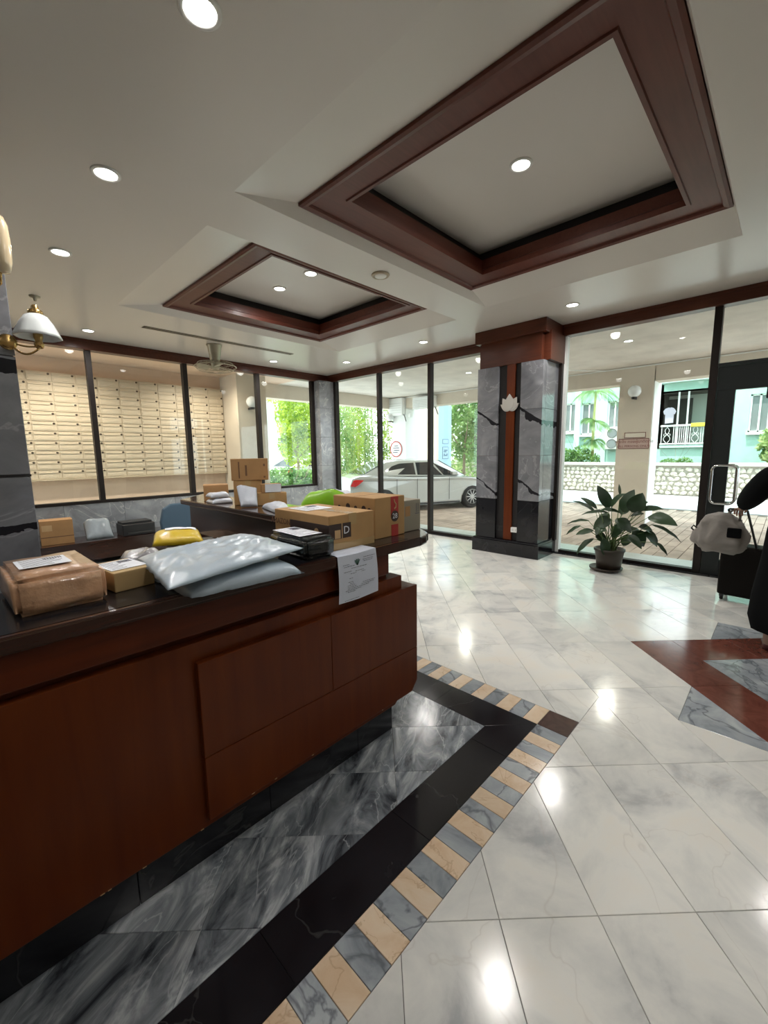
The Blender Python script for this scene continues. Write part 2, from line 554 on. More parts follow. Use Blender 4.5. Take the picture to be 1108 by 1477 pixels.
# ceiling with two openings
CO = [(1.51, 4.68, 0.43, 2.77), (1.565, 4.84, 3.29, 5.65)]
ceil = structure('ceiling')
mb = MB()
xs_ = [-4.0, 9.0]
def cell(x0, x1, y0, y1): mb.box(x0, x1, y0, y1, ZC, ZC+0.06)
cell(-3.6, 1.51, -3.6, YL+.1); cell(4.84, XR+.1, -3.6, YL+.1)
cell(1.51, 4.84, -3.6, 0.43); cell(1.51, 4.84, 2.77, 3.29); cell(1.51, 4.84, 5.65, YL+.1)
cell(4.68, 4.84, 0.43, 2.77); cell(1.51, 1.565, 3.29, 5.65)
mb.build('ceiling_panel', M['ceiling_paint'], ceil)
def rect(x0, x1, y0, y1, z): return [(x0, y0, z), (x1, y0, z), (x1, y1, z), (x0, y1, z)]
for (x0, x1, y0, y1), (a0, a1, b0, b1) in zip(CO, [(1.97, 4.24, 0.46, 2.70), (2.02, 4.37, 3.40, 5.54)]):
    m_ = MB()
    m_.loft([rect(x0, x1, y0, y1, ZC), rect(a0, a1, b0, b1, ZC+.08)], cap=False)
    m_.loft([rect(x0-.01, x1+.01, y0-.01, y1+.01, ZC+.03), rect(a0-.01, a1+.01, b0-.01, b1+.01, ZC+.11)], cap=False)
    m_.build('coffer_slope', M['ceiling_paint'], ceil)
    i0, i1, j0, j1 = a0+.24, a1-.26, b0+(.25 if b0 < 1 else .12), b1-.30
    z = ZC+.08
    m_ = MB()
    # timber band with a rolled outer lip and a stepped inner lip
    m_.loft([rect(a0, a1, b0, b1, z+.03), rect(a0, a1, b0, b1, z-.022), rect(a0+.02, a1-.02, b0+.02, b1-.02, z-.03),
             rect(a0+.05, a1-.05, b0+.05, b1-.05, z-.022), rect(a0+.06, a1-.06, b0+.06, b1-.06, z-.006),
             rect(i0-.03, i1+.03, j0-.03, j1+.03, z-.006), rect(i0-.025, i1+.025, j0-.025, j1+.025, z-.016),
             rect(i0, i1, j0, j1, z-.016), rect(i0, i1, j0, j1, z+.03), rect(i0-.015, i1+.015, j0-.015, j1+.015, z+.04),
             rect(i0-.015, i1+.015, j0-.015, j1+.015, z+.13)], cap=False)
    m_.build('coffer_frame', M['coffer_wood'], ceil)
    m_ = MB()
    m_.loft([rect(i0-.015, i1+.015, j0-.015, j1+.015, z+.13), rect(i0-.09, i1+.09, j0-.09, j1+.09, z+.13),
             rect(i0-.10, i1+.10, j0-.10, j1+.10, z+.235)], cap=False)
    m_.build('coffer_shade', M['groove_black'], ceil)  # black colour stands in for the shadow up inside the well
    MB().box(i0-.10, i1+.10, j0-.10, j1+.10, z+.235, z+.27).build('coffer_panel', M['panel_paint'], ceil)

# ---- floor tiles laid on the diagonal
R2 = math.sqrt(2)
def uv2xy(u, v): return ((u+v)/R2, (u-v)/R2)
def xy2uv(x, y): return ((x+y)/R2, (x-y)/R2)
def area(p): return abs(sum(p[i][0]*p[(i+1) % len(p)][1]-p[(i+1) % len(p)][0]*p[i][1] for i in range(len(p))))/2
def clip(poly, a, b, c):
    """keep a*x+b*y<=c"""
    out = []
    n = len(poly)
    for i in range(n):
        p, q = poly[i], poly[(i+1) % n]
        dp, dq = a*p[0]+b*p[1]-c, a*q[0]+b*q[1]-c
        if dp <= 1e-9: out.append(p)
        if (dp < -1e-9 and dq > 1e-9) or (dp > 1e-9 and dq < -1e-9):
            t = dp/(dp-dq)
            out.append((p[0]+(q[0]-p[0])*t, p[1]+(q[1]-p[1])*t))
    return out if len(out) > 2 and area(out) > 4e-4 else []
def halfplanes(conv):
    cx = sum(p[0] for p in conv)/len(conv); cy = sum(p[1] for p in conv)/len(conv)
    H = []
    for i in range(len(conv)):
        p, q = conv[i], conv[(i+1) % len(conv)]
        a, b = q[1]-p[1], p[0]-q[0]
        c = a*p[0]+b*p[1]
        if a*cx+b*cy > c: a, b, c = -a, -b, -c
        H.append((a, b, c))
    return H
def inter(poly, conv):
    for h in halfplanes(conv):
        poly = clip(poly, *h)
        if not poly: return []
    return poly
def diff(poly, conv):
    out = []
    cur = poly
    for a, b, c in halfplanes(conv):
        if not cur: break
        o = clip(cur, -a, -b, -c)
        if o: out.append(o)
        cur = clip(cur, a, b, c)
    return out if cur else [poly]
def shrink(poly, d):
    H = halfplanes(poly)
    p = poly
    for a, b, c in H:
        L = math.hypot(a, b)
        p = clip(p, a, b, c-d*L)
        if not p: return []
    return p

floor = structure('floor')
MB().box(-3.5, XR+.05, -3.5, YL+.05, -0.05, -0.006).build('floor_bed', M['grout'], floor)
TILE_MESH = {}
def tile_mesh(poly, top=0.0):
    inner = shrink(poly, 0.0012)
    m_ = MB()
    if inner and len(inner) == len(poly):
        # match ring order by nearest vertex so the arris is even
        inn = [min(inner, key=lambda q: (q[0]-p[0])**2+(q[1]-p[1])**2) for p in poly]
        m_.loft([[(p[0], p[1], top-.010) for p in poly], [(p[0], p[1], top-.0012) for p in poly], [(p[0], p[1], top) for p in inn]])
    else:
        m_.prism(poly, top-.010, top)
    bmesh.ops.recalc_face_normals(m_.bm, faces=list(m_.bm.faces))
    me = bpy.data.meshes.new('floor_tile')
    m_.bm.to_mesh(me); m_.bm.free()
    return me
def add_tile(poly, mat, parent=floor, name='floor_tile', gap=0.0010, key=None):
    c = (sum(p[0] for p in poly)/len(poly), sum(p[1] for p in poly)/len(poly))
    p = shrink(poly, gap)
    if not p: return
    if key and (key, mat) in TILE_MESH:
        me = TILE_MESH[(key, mat)]
    else:
        me = tile_mesh([(q[0]-c[0], q[1]-c[1]) for q in p])
        me.materials.append(M[mat])
        if key: TILE_MESH[(key, mat)] = me
    o = link_mesh(name, me, None, parent)
    o.location = (c[0], c[1], 0)
    return o

U0, DU, V0, DV = 1.158, 0.65, 0.3775, 0.3235
QX, QY = 2.296, 0.722                 # outer corner of the striped border round the desk
quad = [(-9, QY), (QX, QY), (QX, 30), (-9, 30)]
D_U0, D_U1, D_V0, D_V1 = U0, U0+3*DU, V0+5*DV, V0+11*DV
tri1 = [uv2xy(*p) for p in ((U0+DU, D_V0), (U0+2*DU, D_V0), (U0+1.5*DU, D_V0-DV))]
vm = D_V0+3*DV
tri2 = [uv2xy(*p) for p in ((D_U1, vm-DV), (D_U1, vm+DV), (D_U1+DV, vm))]
room_rect = [(-1.2, -1.6), (XR-.10, -1.6), (XR-.10, YL-.1), (-1.2, YL-.1)]
def cam_sees(x, y):
    v = Vector((x, y, 0)) - Vector((0, 0, 1.5))
    d = v.dot(fw)
    if d < 0.2: return False
    px, py = 554+F_PX*v.dot(rt2)/d, 738.5+F_PX*v.dot(dn2)/d
    return -260 < px < 1368 and py < 1760
far = []
ntile = 0
for i in range(-6, 14):
    for j in range(-14, 24):
        c4 = [(U0+i*DU, V0+j*DV), (U0+(i+1)*DU, V0+j*DV), (U0+(i+1)*DU, V0+(j+1)*DV), (U0+i*DU, V0+(j+1)*DV)]
        cu, cv = c4[0][0]+DU/2, c4[0][1]+DV/2
        if D_U0 < cu < D_U1 and D_V0 < cv < D_V1: continue
        poly = [uv2xy(*p) for p in c4]
        if not any(cam_sees(*p) for p in poly): continue
        p0 = inter(poly, room_rect)
        if not p0: continue
        whole = len(p0) == 4 and abs(area(p0)-DU*DV) < 1e-6
        pieces = diff(p0, quad)
        if len(pieces) == 1 and abs(area(pieces[0])-area(p0)) < 1e-9: pieces = [p0]
        else: whole = False
        final = []
        for t in (tri1, tri2):
            g = inter(p0, t)
            if g: add_tile(g, 'grey_marble')
        for p in pieces:
            q = [p]
            for t in (tri1, tri2):
                if inter(p, t):
                    q = [s_ for r_ in q for s_ in diff(r_, t)]
                    whole = False
            final += q
        for p in final:
            add_tile(p, 'white_marble', key='whole' if whole else None)
            ntile += 1
# red diamond frame with a grey field
fr = 0.325
for k in range(3):
    for (a, b, c, d) in (((D_U0+k*DU), (D_U0+(k+1)*DU), D_V0, D_V0+fr), ((D_U0+k*DU), (D_U0+(k+1)*DU), D_V1-fr, D_V1)):
        add_tile([uv2xy(*p) for p in ((a, c), (b, c), (b, d), (a, d))], 'red_marble')
    a, b = D_V0+fr+k*(D_V1-D_V0-2*fr)/3, D_V0+fr+(k+1)*(D_V1-D_V0-2*fr)/3
    for (c, d) in ((D_U0, D_U0+fr), (D_U1-fr, D_U1)):
        add_tile([uv2xy(*p) for p in ((c, a), (d, a), (d, b), (c, b))], 'red_marble')
for i in range(2):
    for j in range(3):
        a, b = D_U0+fr+i*.65, D_U0+fr+(i+1)*.65
        c, d = D_V0+fr+j*(D_V1-D_V0-2*fr)/3, D_V0+fr+(j+1)*(D_V1-D_V0-2*fr)/3
        add_tile([uv2xy(*p) for p in ((a, c), (b, c), (b, d), (a, d))], 'grey_marble')

# striped border, black band, streaked field round the desk
P = 0.0855
sx, sy = QX-0.171, QY+0.165
add_tile([(sx, QY), (QX, QY), (QX, sy), (sx, sy)], 'brown_marble', name='corner_tile')
for k in range(38):
    x1, x0 = sx-k*P, sx-(k+1)*P
    if x1 > -1.0:
        add_tile([(x0, QY), (x1, QY), (x1, sy), (x0, sy)], 'grey_marble' if k % 2 == 0 else 'cream_marble', name='border_tile', key='sx%d' % 0)
for k in range(44):
    y0, y1 = sy+k*P, sy+(k+1)*P
    add_tile([(sx, y0), (QX, y0), (QX, y1), (sx, y1)], 'cream_marble' if k % 2 == 0 else 'grey_marble', name='border_tile', key='sy%d' % 0)
bx, by = 1.912, 1.092                 # inner corner of the black band
prev = None
xb = sx
first = True
for k in range(6):
    x1 = sx if k == 0 else sx-0.35-(k-1)*.62
    x0 = sx-.35-k*.62
    pl = [(x0, sy), (x1, sy), (bx, by), (x0, by)] if k == 0 else [(x0, sy), (x1, sy), (x1, by), (x0, by)]
    add_tile(pl, 'black_marble', name='band_tile', gap=.0006)
for k in range(7):
    y0 = sy if k == 0 else sy+.55+(k-1)*.62
    y1 = sy+.55+k*.62
    pl = [(sx, sy), (sx, y1), (bx, y1), (bx, by)] if k == 0 else [(sx, y0), (sx, y1), (bx, y1), (bx, y0)]
    add_tile(pl, 'black_marble', name='band_tile', gap=.0006)
field = [(-1.0, by), (bx, by), (bx, 4.8), (-1.0, 4.8)]
inner_block = [(-3, 1.50), (1.50, 1.50), (1.50, 4.9), (-3, 4.9)]
for i in range(-8, 14):
    for j in range(-14, 8):
        u0, v0 = U0+i*DU/2, -0.58+j*DU-(0 if i % 2 == 0 else .0)
        poly = [uv2xy(*p) for p in ((u0, v0), (u0+DU/2, v0), (u0+DU/2, v0+DU), (u0, v0+DU))]
        p0 = inter(poly, field)
        if not p0: continue
        for p in diff(p0, inner_block):
            add_tile(p, 'streak_marble', name='field_tile', gap=.0006)
MB().prism([(-1.0, 1.52), (1.49, 1.52), (1.49, 7.5), (-1.0, 7.5)], -.008, -.001).build('staff_floor', M['grey_marble'], floor)

# ---- timber ceiling beams over the glazing
bR = structure('trim_1')
MB().box(XR-.10, XR+.06, -2.5, 7.62, 3.055, ZC).build('beam', M['beam_wood'], bR, bevel=.006)
MB().box(XR-.115, XR-.10, -2.5, 7.62, 3.165, ZC-.001).build('beam_moulding', M['beam_wood'], bR, bevel=.004)
bL = structure('trim_2')
MB().box(-.5, XR-.10, YL-.10, YL+.06, 3.055, ZC).build('beam', M['beam_wood'], bL, bevel=.006)
MB().box(-.5, XR-.10, YL-.115, YL-.10, 3.165, ZC-.001).build('beam_moulding', M['beam_wood'], bL, bevel=.004)

# ---- right hand glazing: mullions, sill, panes
wr = structure('window_1')
GX = XR
def mull_r(y0, y1, z0=0.0, z1=3.06, x0=XR-.055, x1=XR+.045, mat='dark_frame'):
    MB().box(x0, x1, y0, y1, z0, z1).build('mullion', M[mat], wr, bevel=.003)
mull_r(7.33, 7.40)
mull_r(6.00, 6.065)
mull_r(4.72, 4.785)
mull_r(3.44, 3.47)
mull_r(2.355, 2.435, mat='white_paint', x0=XR-.058, x1=XR+.04)
mull_r(0.67, 0.745)
for a, b in ((6.065, 7.33), (4.785, 6.0), (3.47, 4.72)):
    MB().box(XR-.055, XR+.045, a, b, 0.0, 0.055).build('bottom_rail', M['dark_frame'], wr, bevel=.003)
    MB().box(XR-.004, XR+.004, a, b, .055, 3.06).build('pane', M['pane_glass'], wr)
MB().box(XR-.055, XR+.045, .745, 2.37, 0.0, 0.055).build('bottom_rail', M['dark_frame'], wr, bevel=.003)
MB().box(XR-.004, XR+.004, .745, 2.37, .055, 3.06).build('pane', M['pane_glass'], wr)
MB().box(XR-.004, XR+.004, -2.2, .67, 2.44, 3.06).build('transom_pane', M['pane_glass'], wr)
MB().box(XR-.10, XR-.02, 3.47, 7.35, -.005, .022).build('threshold', M['black_marble'], wr)
MB().box(XR-.10, XR-.02, .0, 2.40, -.005, .022).build('threshold', M['black_marble'], wr)
MB().box(XR-.03, XR+.10, -3.4, -2.2, 0, 3.2).build('side_wall', M['ceiling_paint'], wr)

# door: dark frame, wide stile and top rail, glass, D-ring pulls on both faces
dr = structure('door_1')
MB().box(XR-.04, XR+.03, .50, .665, .01, 2.14).build('stile', M['door_metal'], dr, bevel=.004)
MB().box(XR-.04, XR+.03, -.62, .665, 2.14, 2.40).build('top_rail', M['door_metal'], dr, bevel=.004)
MB().box(XR-.055, XR+.045, -2.2, .67, 2.405, 2.44).build('transom_bar', M['door_metal'], dr, bevel=.003)
MB().box(XR-.04, XR+.03, -.62, .50, .01, .20).build('bottom_rail', M['door_metal'], dr, bevel=.004)
MB().box(XR-.04, XR+.03, -.75, -.62, .01, 2.40).build('stile', M['door_metal'], dr, bevel=.004)
MB().box(XR-.006, XR+.004, -.62, .50, .20, 2.14).build('pane', M['pane_glass'], dr)
MB().box(XR-.055, XR-.04, .18, .24, 2.02, 2.14).build('door_latch', M['black_plastic'], dr, bevel=.004)
for s in (-1, 1):
    xo = XR-.005+s*.095
    def hp(y0, y1, z0, z1, r_):
        out = []
        for (cy, cz, a0) in ((y1-r_, z1-r_, 0), (y0+r_, z1-r_, PI/2), (y0+r_, z0+r_, PI), (y1-r_, z0+r_, 1.5*PI)):
            out += [(xo, cy+r_*math.cos(a0+PI/2*k/6), cz+r_*math.sin(a0+PI/2*k/6)) for k in range(7)]
        return out
    h_ = MB().tube(hp(.415, .635, .87, 1.305, .055), .0145, 12, closed=True)
    for zz in (.97, 1.20):
        h_.tube([(XR-.005+s*.03, .612, zz), (xo, .632, zz)], .009, 8)
    h_.build('door_handle', M['chrome'], dr, smooth=True, label='chrome rounded rectangle pull')
# next door leaf, out of frame to the right
MB().box(XR-.04, XR+.03, -2.2, -.76, 2.14, 2.40).build('top_rail', M['door_metal'], dr, bevel=.004)
MB().box(XR-.006, XR+.004, -2.05, -.9, .2, 2.14).build('pane', M['pane_glass'], dr)

# ---- left hand glazing over a marble dado
wl = structure('window_2')
for a, b in ((-.30, -.23), (1.63, 1.70), (3.01, 3.085), (4.385, 4.46), (5.70, 5.77)):
    MB().box(a, b, YL-.055, YL+.045, .84, 3.06).build('mullion', M['dark_frame'], wl, bevel=.003)
MB().box(-.3, 5.77, YL-.06, YL+.05, .80, .845).build('sill_rail', M['dark_frame'], wl, bevel=.003)
for a, b in ((-.23, 1.63), (1.70, 3.01), (3.085, 4.385), (4.46, 5.70)):
    MB().box(a, b, YL-.004, YL+.004, .84, 3.06).build('pane', M['pane_glass'], wl)
wa = structure('wall_left')
MB().box(-3.5, 5.78, YL-.02, YL+.10, -.1, .80).build('dado_core', M['grout'], wa)
for k in range(8):
    a = -.4+k*.78
    b = min(a+.777, 5.78)
    for z0, z1 in ((.002, .40), (.403, .80)):
        MB().box(a, b, YL-.05, YL-.02, z0, z1).build('marble_panel', M['wall_marble'], wa, bevel=.0015, seg=1)
# corner column clad in marble
cc = structure('wall_corner')
for z0, z1 in ((0, .62), (.623, 1.24), (1.243, 1.86), (1.863, 2.48), (2.483, 3.06)):
    MB().box(5.775, XR+.04, 7.42, YL+.10, z0, z1).build('marble_panel', M['wall_marble'], cc, bevel=.002, seg=1)
# walls behind the camera side (out of frame)
wk = structure('wall_back')
MB().box(-3.6, -3.5, -3.6, YL+.1, 0, 3.2).build('wall_panel', M['beige_wall'], wk)
MB().box(-3.5, XR+.1, -3.6, -3.5, 0, 3.2).build('wall_panel', M['beige_wall'], wk)
MB().box(-3.5, -.3, YL-.02, YL+.08, .8, 3.2).build('wall_panel', M['beige_wall'], wk)

# ---- the pillar between the windows
pl = structure('wall_pillar')
PX = 5.58
MB().box(PX+.07, XR+.05, 2.50, 3.42, .0, 3.06).build('pillar_core', M['beam_wood'], pl)
for (a, b) in ((3.085, 3.41), (2.43, 2.74)):
    for z0, z1 in ((.81, 1.435), (1.438, 2.06), (2.063, 2.685)):
        MB().box(PX, PX+.10, a, b, z0, z1).build('marble_panel', M['pillar_marble'], pl, bevel=.002, seg=1)
    MB().box(PX+.004, PX+.10, a, b, .22, .807).build('granite_panel', M['black_marble'], pl, bevel=.002, seg=1)
for z0, z1 in ((.81, 1.435), (1.438, 2.06), (2.063, 2.685)):
    MB().box(PX+.103, XR-.10, 2.43, 2.50, z0, z1).build('marble_panel', M['pillar_marble'], pl, bevel=.002, seg=1)
MB().box(PX+.103, XR-.10, 2.434, 2.50, .22, .807).build('granite_panel', M['black_marble'], pl, bevel=.002, seg=1)
MB().box(PX+.05, PX+.09, 2.74, 3.085, .22, 2.70).build('recess_back', M['groove_black'], pl)
MB().box(PX+.025, PX+.06, 2.835, 2.96, .22, 2.70).build('timber_strip', M['desk_wood'], pl, bevel=.004)
MB().box(PX+.02, XR+.02, 2.47, 3.37, 2.69, 3.06).build('timber_capital', M['beam_wood'], pl, bevel=.004)
MB().box(PX+.10, XR+.02, 2.38, 2.47, 2.69, 3.06).build('timber_capital', M['beam_wood'], pl, bevel=.004)
MB().box(PX-.03, XR-.1, 2.40, 3.45, 3.03, ZC-.002).build('timber_crown', M['beam_wood'], pl, bevel=.008)
MB().box(PX-.03, XR-.06, 2.40, 3.45, 0.0, .19).build('plinth', M['black_marble'], pl, bevel=.004)
MB().box(PX-.02, XR-.06, 2.405, 3.44, .19, .215).build('plinth_cap', M['black_marble'], pl, bevel=.008)
MB().box(XR-.12, XR-.06, 2.385, 2.43, .2, 3.05).build('frame_post', M['dark_frame'], pl)
for yy, mt in ((2.775, 'outlet_white'), (3.03, 'black_plastic')):
    t = thing('wall_outlet', ('white double wall outlet low on the marble pillar' if mt == 'outlet_white' else 'black wall outlet low on the marble pillar, left of the white one'), 'outlet', (PX+.05, yy, .375))
    MB().box(-.045 if mt == 'outlet_white' else -.008, 0.0, -.058, .058, -.036, .036).build('cover_plate', M[mt], t, bevel=.004)
    for q in (-.026, .026):
        MB().box(-.048 if mt == 'outlet_white' else -.011, -.044 if mt == 'outlet_white' else -.007, q-.014, q+.014, -.014, .014).build('socket', M['aluminium' if mt == 'outlet_white' else 'groove_black'], t, bevel=.001)
# lotus-shaped silver emblem
t = thing('lotus_emblem', 'silver lotus shaped plaque on the timber strip of the pillar', 'emblem', (PX+.02, 2.905, 2.165))
def petal(ang, ln, wd, base=(0, -.10)):
    pts = []
    for k in range(17):
        s_ = k/16
        w_ = wd*math.sin(PI*min(1, s_**.75))
        pts.append((s_*ln, w_))
    full = pts + [(a, -b) for a, b in reversed(pts[1:-1])]
    return [(base[0]+a*math.sin(ang)+b*math.cos(ang), base[1]+a*math.cos(ang)-b*math.sin(ang)) for a, b in full]
for i, (an, ln, wd) in enumerate(((-1.0, .17, .045), (1.0, .17, .045), (-.55, .205, .06), (.55, .205, .06), (0, .225, .07))):
    e = .004+.004*i
    MB().extrude([(-e, -a, b) for a, b in petal(an, ln, wd)], (e, 0, 0)).build('petal', M['silver_leaf'], t)

# ------------------------------------------------------------------ outside: floor, soffit, columns, beams
ZO = -0.15
gr = structure('ground')
MB().box(XR+.06, 60, -25, 45, ZO-.25, ZO-.04).build('ground_slab', M['paver_joint'], gr)
MB().box(XR-8, XR+.06, YL+.10, 45, ZO-.25, ZO-.04).build('ground_slab', M['paver_joint'], gr)
MB().box(XR+.06, XR+.72, -3, 9.6, ZO-.03, -.012).build('marble_step', M['step_stone'], gr, bevel=.01)
MB().box(14.0, 18.1, -14, 40, ZO-.04, ZO-.012).build('road_slab', M['road'], gr)
MB().box(-2, 14.0, 9.85, 40, ZO-.04, ZO-.012).build('garden_path', M['road'], gr)
# concrete block pavers, many small real blocks
m_ = MB()
rr = random.Random(5)
L_, W_ = .62, .165
for i in range(-16, 18):
    for j in range(-48, 78):
        cx = 10 + (i*L_ + (L_/2 if j % 2 else 0)); cy = 3 + j*W_*1.0
        # rows run at an angle to the wall
        a = math.radians(0)
        x0, x1, y0, y1 = cx-L_/2+.002, cx+L_/2-.002, cy-W_/2+.005, cy+W_/2-.005
        if x0 < XR+.73 or x1 > 13.98 or y0 < -3 or y1 > 9.8: continue
        zt = ZO + rr.uniform(-.004, .003)
        p = [m_.v((x, y, z)) for z in (ZO-.04, zt) for x, y in ((x0, y0), (x1, y0), (x1, y1), (x0, y1))]
        for f in ((4, 5, 6, 7), (0, 1, 5, 4), (1, 2, 6, 5), (2, 3, 7, 6), (3, 0, 4, 7)):
            m_.face([p[q] for q in f])
m_.build('paving_block', M['paver'], gr, kind='stuff', recalc=False)

ZS = 3.30
XB, YB = 10.70, 9.80
so = structure('ceiling_carport')
MB().box(XR+.06, XB+.5, -6, YB+.3, ZS, ZS+.2).build('soffit', M['plaster_soffit'], so)
MB().box(-3.5, XR+.06, YL+.07, YB+.3, ZS, ZS+.2).build('soffit', M['mail_wall'], so)
MB().box(XB, XB+.45, -6, YB, 2.94, ZS).build('edge_beam', M['beige_wall'], so)
MB().box(5.45, XB+.45, YB, YB+.35, 2.95, ZS).build('edge_beam', M['beige_wall'], so)
MB().box(XR-.085, XR+.055, -3, YL+.1, 3.062, ZS).build('head_wall', M['beige_wall'], so)
MB().box(-3.5, XR, YL-.05, YL+.08, 3.06, ZS).build('head_wall', M['beige_wall'], so)
MB().box(-3.6, XB+.6, -6, YB+.6, 3.75, 14).build('upper_sun_blocker', M['mint'], so)  # unseen tall box, added to block the sky and cast the building's shadow
# conduit under the soffit edge
m_ = MB(); m_.tube([(XB-.03, -3, ZS-.03), (XB-.03, 9.6, ZS-.03)], .012, 6)
m_.tube([(XB-.03, 3.2, ZS-.03), (9.6, 4.0, ZS-.03), (9.3, 4.2, ZS-.03)], .012, 6)
m_.build('conduit', M['white_paint'], so)

def column(name, x0, x1, y0, y1, mat='beige_wall', side=None, z1=ZS):
    o = structure(name)
    MB().box(x0, x1, y0, y1, ZO-.02, z1).build('shaft', M[mat], o, bevel=.006)
    return o
c1 = column('wall_column', XB-.02, XB+.62, 2.23, 2.89)
c2 = column('wall_column', 13.0, 13.8, 9.60, 10.5)
MB().box(13.0, 13.81, 9.585, 9.599, ZO, 3.25).build('daylit_side', M['daylight_blue'], c2)  # bluish daylight on this face, put in as a coloured skin
MB().box(XB+.0, XB+.63, 2.215, 2.229, ZO, ZS-.1).build('daylit_side', M['white_paint'], c1)  # white skin imitates outside daylight falling on this face of the beige column
c3 = column('wall_column', XB-.02, XB+.70, 9.215, YB-.002, mat='white_paint')
# inside the mail lobby
ml = structure('wall_mail_lobby')
MB().box(-3.5, 5.46, 9.86, 9.98, ZO, ZS).build('wall_panel', M['mail_wall'], ml)
MB().box(4.73, 5.46, 9.05, 9.855, ZO, ZS).build('pier', M['beige_wall'], structure('wall_pier'), bevel=.006)
MB().box(-3.5, 6.2, YL+.10, YB+.06, -.2, -.02).build('lobby_floor', M['step_stone'], gr)

# ------------------------------------------------------------------ mailboxes
mbk = thing('mailbox_bank', 'bank of cream metal mailboxes on the wall behind the left windows', 'mailboxes', (0, 9.85, 1.10))
PXW, PZH = .355, .1745
x_right = 4.72
MB(origin=(0, 9.85, 1.10)).box(x_right-11*PXW-.03, x_right+.02, 9.70, 9.86, 1.085, 1.10).build('ledge', M['mail_metal'], mbk, bevel=.002)
MB(origin=(0, 9.85, 1.10)).box(x_right-11*PXW-.01, x_right, 9.74, 9.859, 1.101, 1.10+11*PZH).build('cabinet', M['mail_metal'], mbk)
md = MB()
md.box(-PXW/2+.012, PXW/2-.012, -.012, 0, -PZH/2+.010, PZH/2-.010)
md.box(-PXW/2+.02, PXW/2-.065, -.024, -.012, .030, .046)
md.box(-PXW/2+.03, PXW/2-.06, -.017, -.012, -.056, -.006)
door0 = md.build('mailbox_door', M['mail_metal'], mbk, bevel=.003, seg=1)
lk = MB().lathe([(.019, 0), (.019, -.010), (.015, -.013)], (PXW/2-.035, -.012, PZH/2-.035), 8, axis='y')
lock0 = lk.build('lock', M['mail_lock'], door0)
fl = []
for i in range(11):
    for j in range(11):
        x = x_right-(i+.5)*PXW; z = (j+.5)*PZH
        if i == 0 and j == 0: d, l = door0, lock0
        else:
            d = door0.copy(); COL.objects.link(d)
            l = lock0.copy(); COL.objects.link(l); l.parent = d
        d.parent = mbk
        d.location = (x, -.112, z)

# ------------------------------------------------------------------ ceiling fittings
def make_downlight():
    t = thing('downlight', 'round recessed white downlight', 'downlight', (0, 0, 0), 0, 'recessed downlights')
    MB().lathe([(.060, -.002), (.062, -.009), (.074, -.010), (.080, -.005), (.080, .004), (.060, .004)], (0, 0, 0), 32, cap=False).build('trim_ring', M['white_ring'], t, smooth=True)
    MB().lathe([(.0605, -.003), (.0605, .0)], (0, 0, 0), 32).build('lens', M['lamp_lens'], t)
    return t
dl0 = make_downlight()
DL = [
 (.88, 1.79, ZC, 'bright recessed downlight cut by the top edge of the photo, left of the large coffer', 1),
 (.88, 3.14, ZC, 'recessed downlight in the plain ceiling, second from the top of the photo', 1),
 (.88, 4.55, ZC, 'recessed downlight in the plain ceiling left of the small coffer', 1),
 (1.57, 7.02, ZC, 'recessed downlight above the leftmost mailbox window, beside the sconce', 1),
 (4.43, 7.02, ZC, 'small recessed downlight between the ceiling fan and the room corner', 1),
 (5.47, 6.18, ZC, 'recessed downlight nearest the marble corner column', 1),
 (5.38, 4.27, ZC, 'recessed downlight left of the marble pillar, over the windows with the car', 1),
 (5.35, 2.01, ZC, 'recessed downlight right of the marble pillar, over the potted plant', 1),
 (3.08, 1.56, ZC+.315, 'downlight alone in the middle of the large coffer panel', 2),
 (3.10, 4.70, ZC+.315, 'left one of the two downlights in the small coffer', 2),
 (3.11, 4.08, ZC+.315, 'right one of the two downlights in the small coffer', 2),
]
for k, (x, y, z, lab, n_) in enumerate(DL):
    d = dl0 if k == 0 else copy_tree(dl0)
    d.location = (x, y, z-.0005)
    d['label'] = lab
    light('downlight_beam', 'SPOT', (0, 0, -.03), LAMP_W if n_ == 1 else PANEL_W, (1.0, .97, .93), .06, parent=d, spot=math.radians(172), blend=.8)
# lamps of the same kind behind the camera, out of frame
for x, y in ((.88, .3), (.88, -1.4), (5.35, -.3), (3.1, -1.2), (-1.2, 1.8), (-1.2, -.6), (-1.2, 4.6)):
    light('downlight_beam', 'SPOT', (x, y, ZC-.02), LAMP_W, (1.0, .97, .93), .06, spot=math.radians(172), blend=.8)
CORR = [(1.69, 8.75, 'round downlight in the mail lobby ceiling seen through the leftmost window'),
        (3.9, 8.75, 'round downlight in the mail lobby ceiling seen behind the ceiling fan')]
for x, y, lab in CORR:
    d = copy_tree(dl0); d.location = (x, y, ZS-.001); d['label'] = lab; d['group'] = 'outdoor downlights'
    for ch in list(d.children):
        if ch.type == 'LIGHT': bpy.data.objects.remove(ch)
    light('lobby_beam', 'SPOT', (0, 0, -.03), 100, (1.0, .86, .70), .06, parent=d, spot=math.radians(160), blend=.8)
light('lobby_beam', 'SPOT', (.2, 8.75, ZS-.03), 100, (1.0, .86, .70), .06, spot=math.radians(160), blend=.8)
for x, y, lab in ((8.17, 2.12, 'downlight in the carport soffit above the potted plant'), (8.6, 5.5, 'downlight in the carport soffit above the white sedan')):
    d = copy_tree(dl0); d.location = (x, y, ZS-.001); d['label'] = lab; d['group'] = 'outdoor downlights'
    for ch in list(d.children):
        if ch.type == 'LIGHT': bpy.data.objects.remove(ch)
    light('carport_beam', 'SPOT', (0, 0, -.03), 90, (1.0, .93, .82), .06, parent=d, spot=math.radians(160), blend=.8)

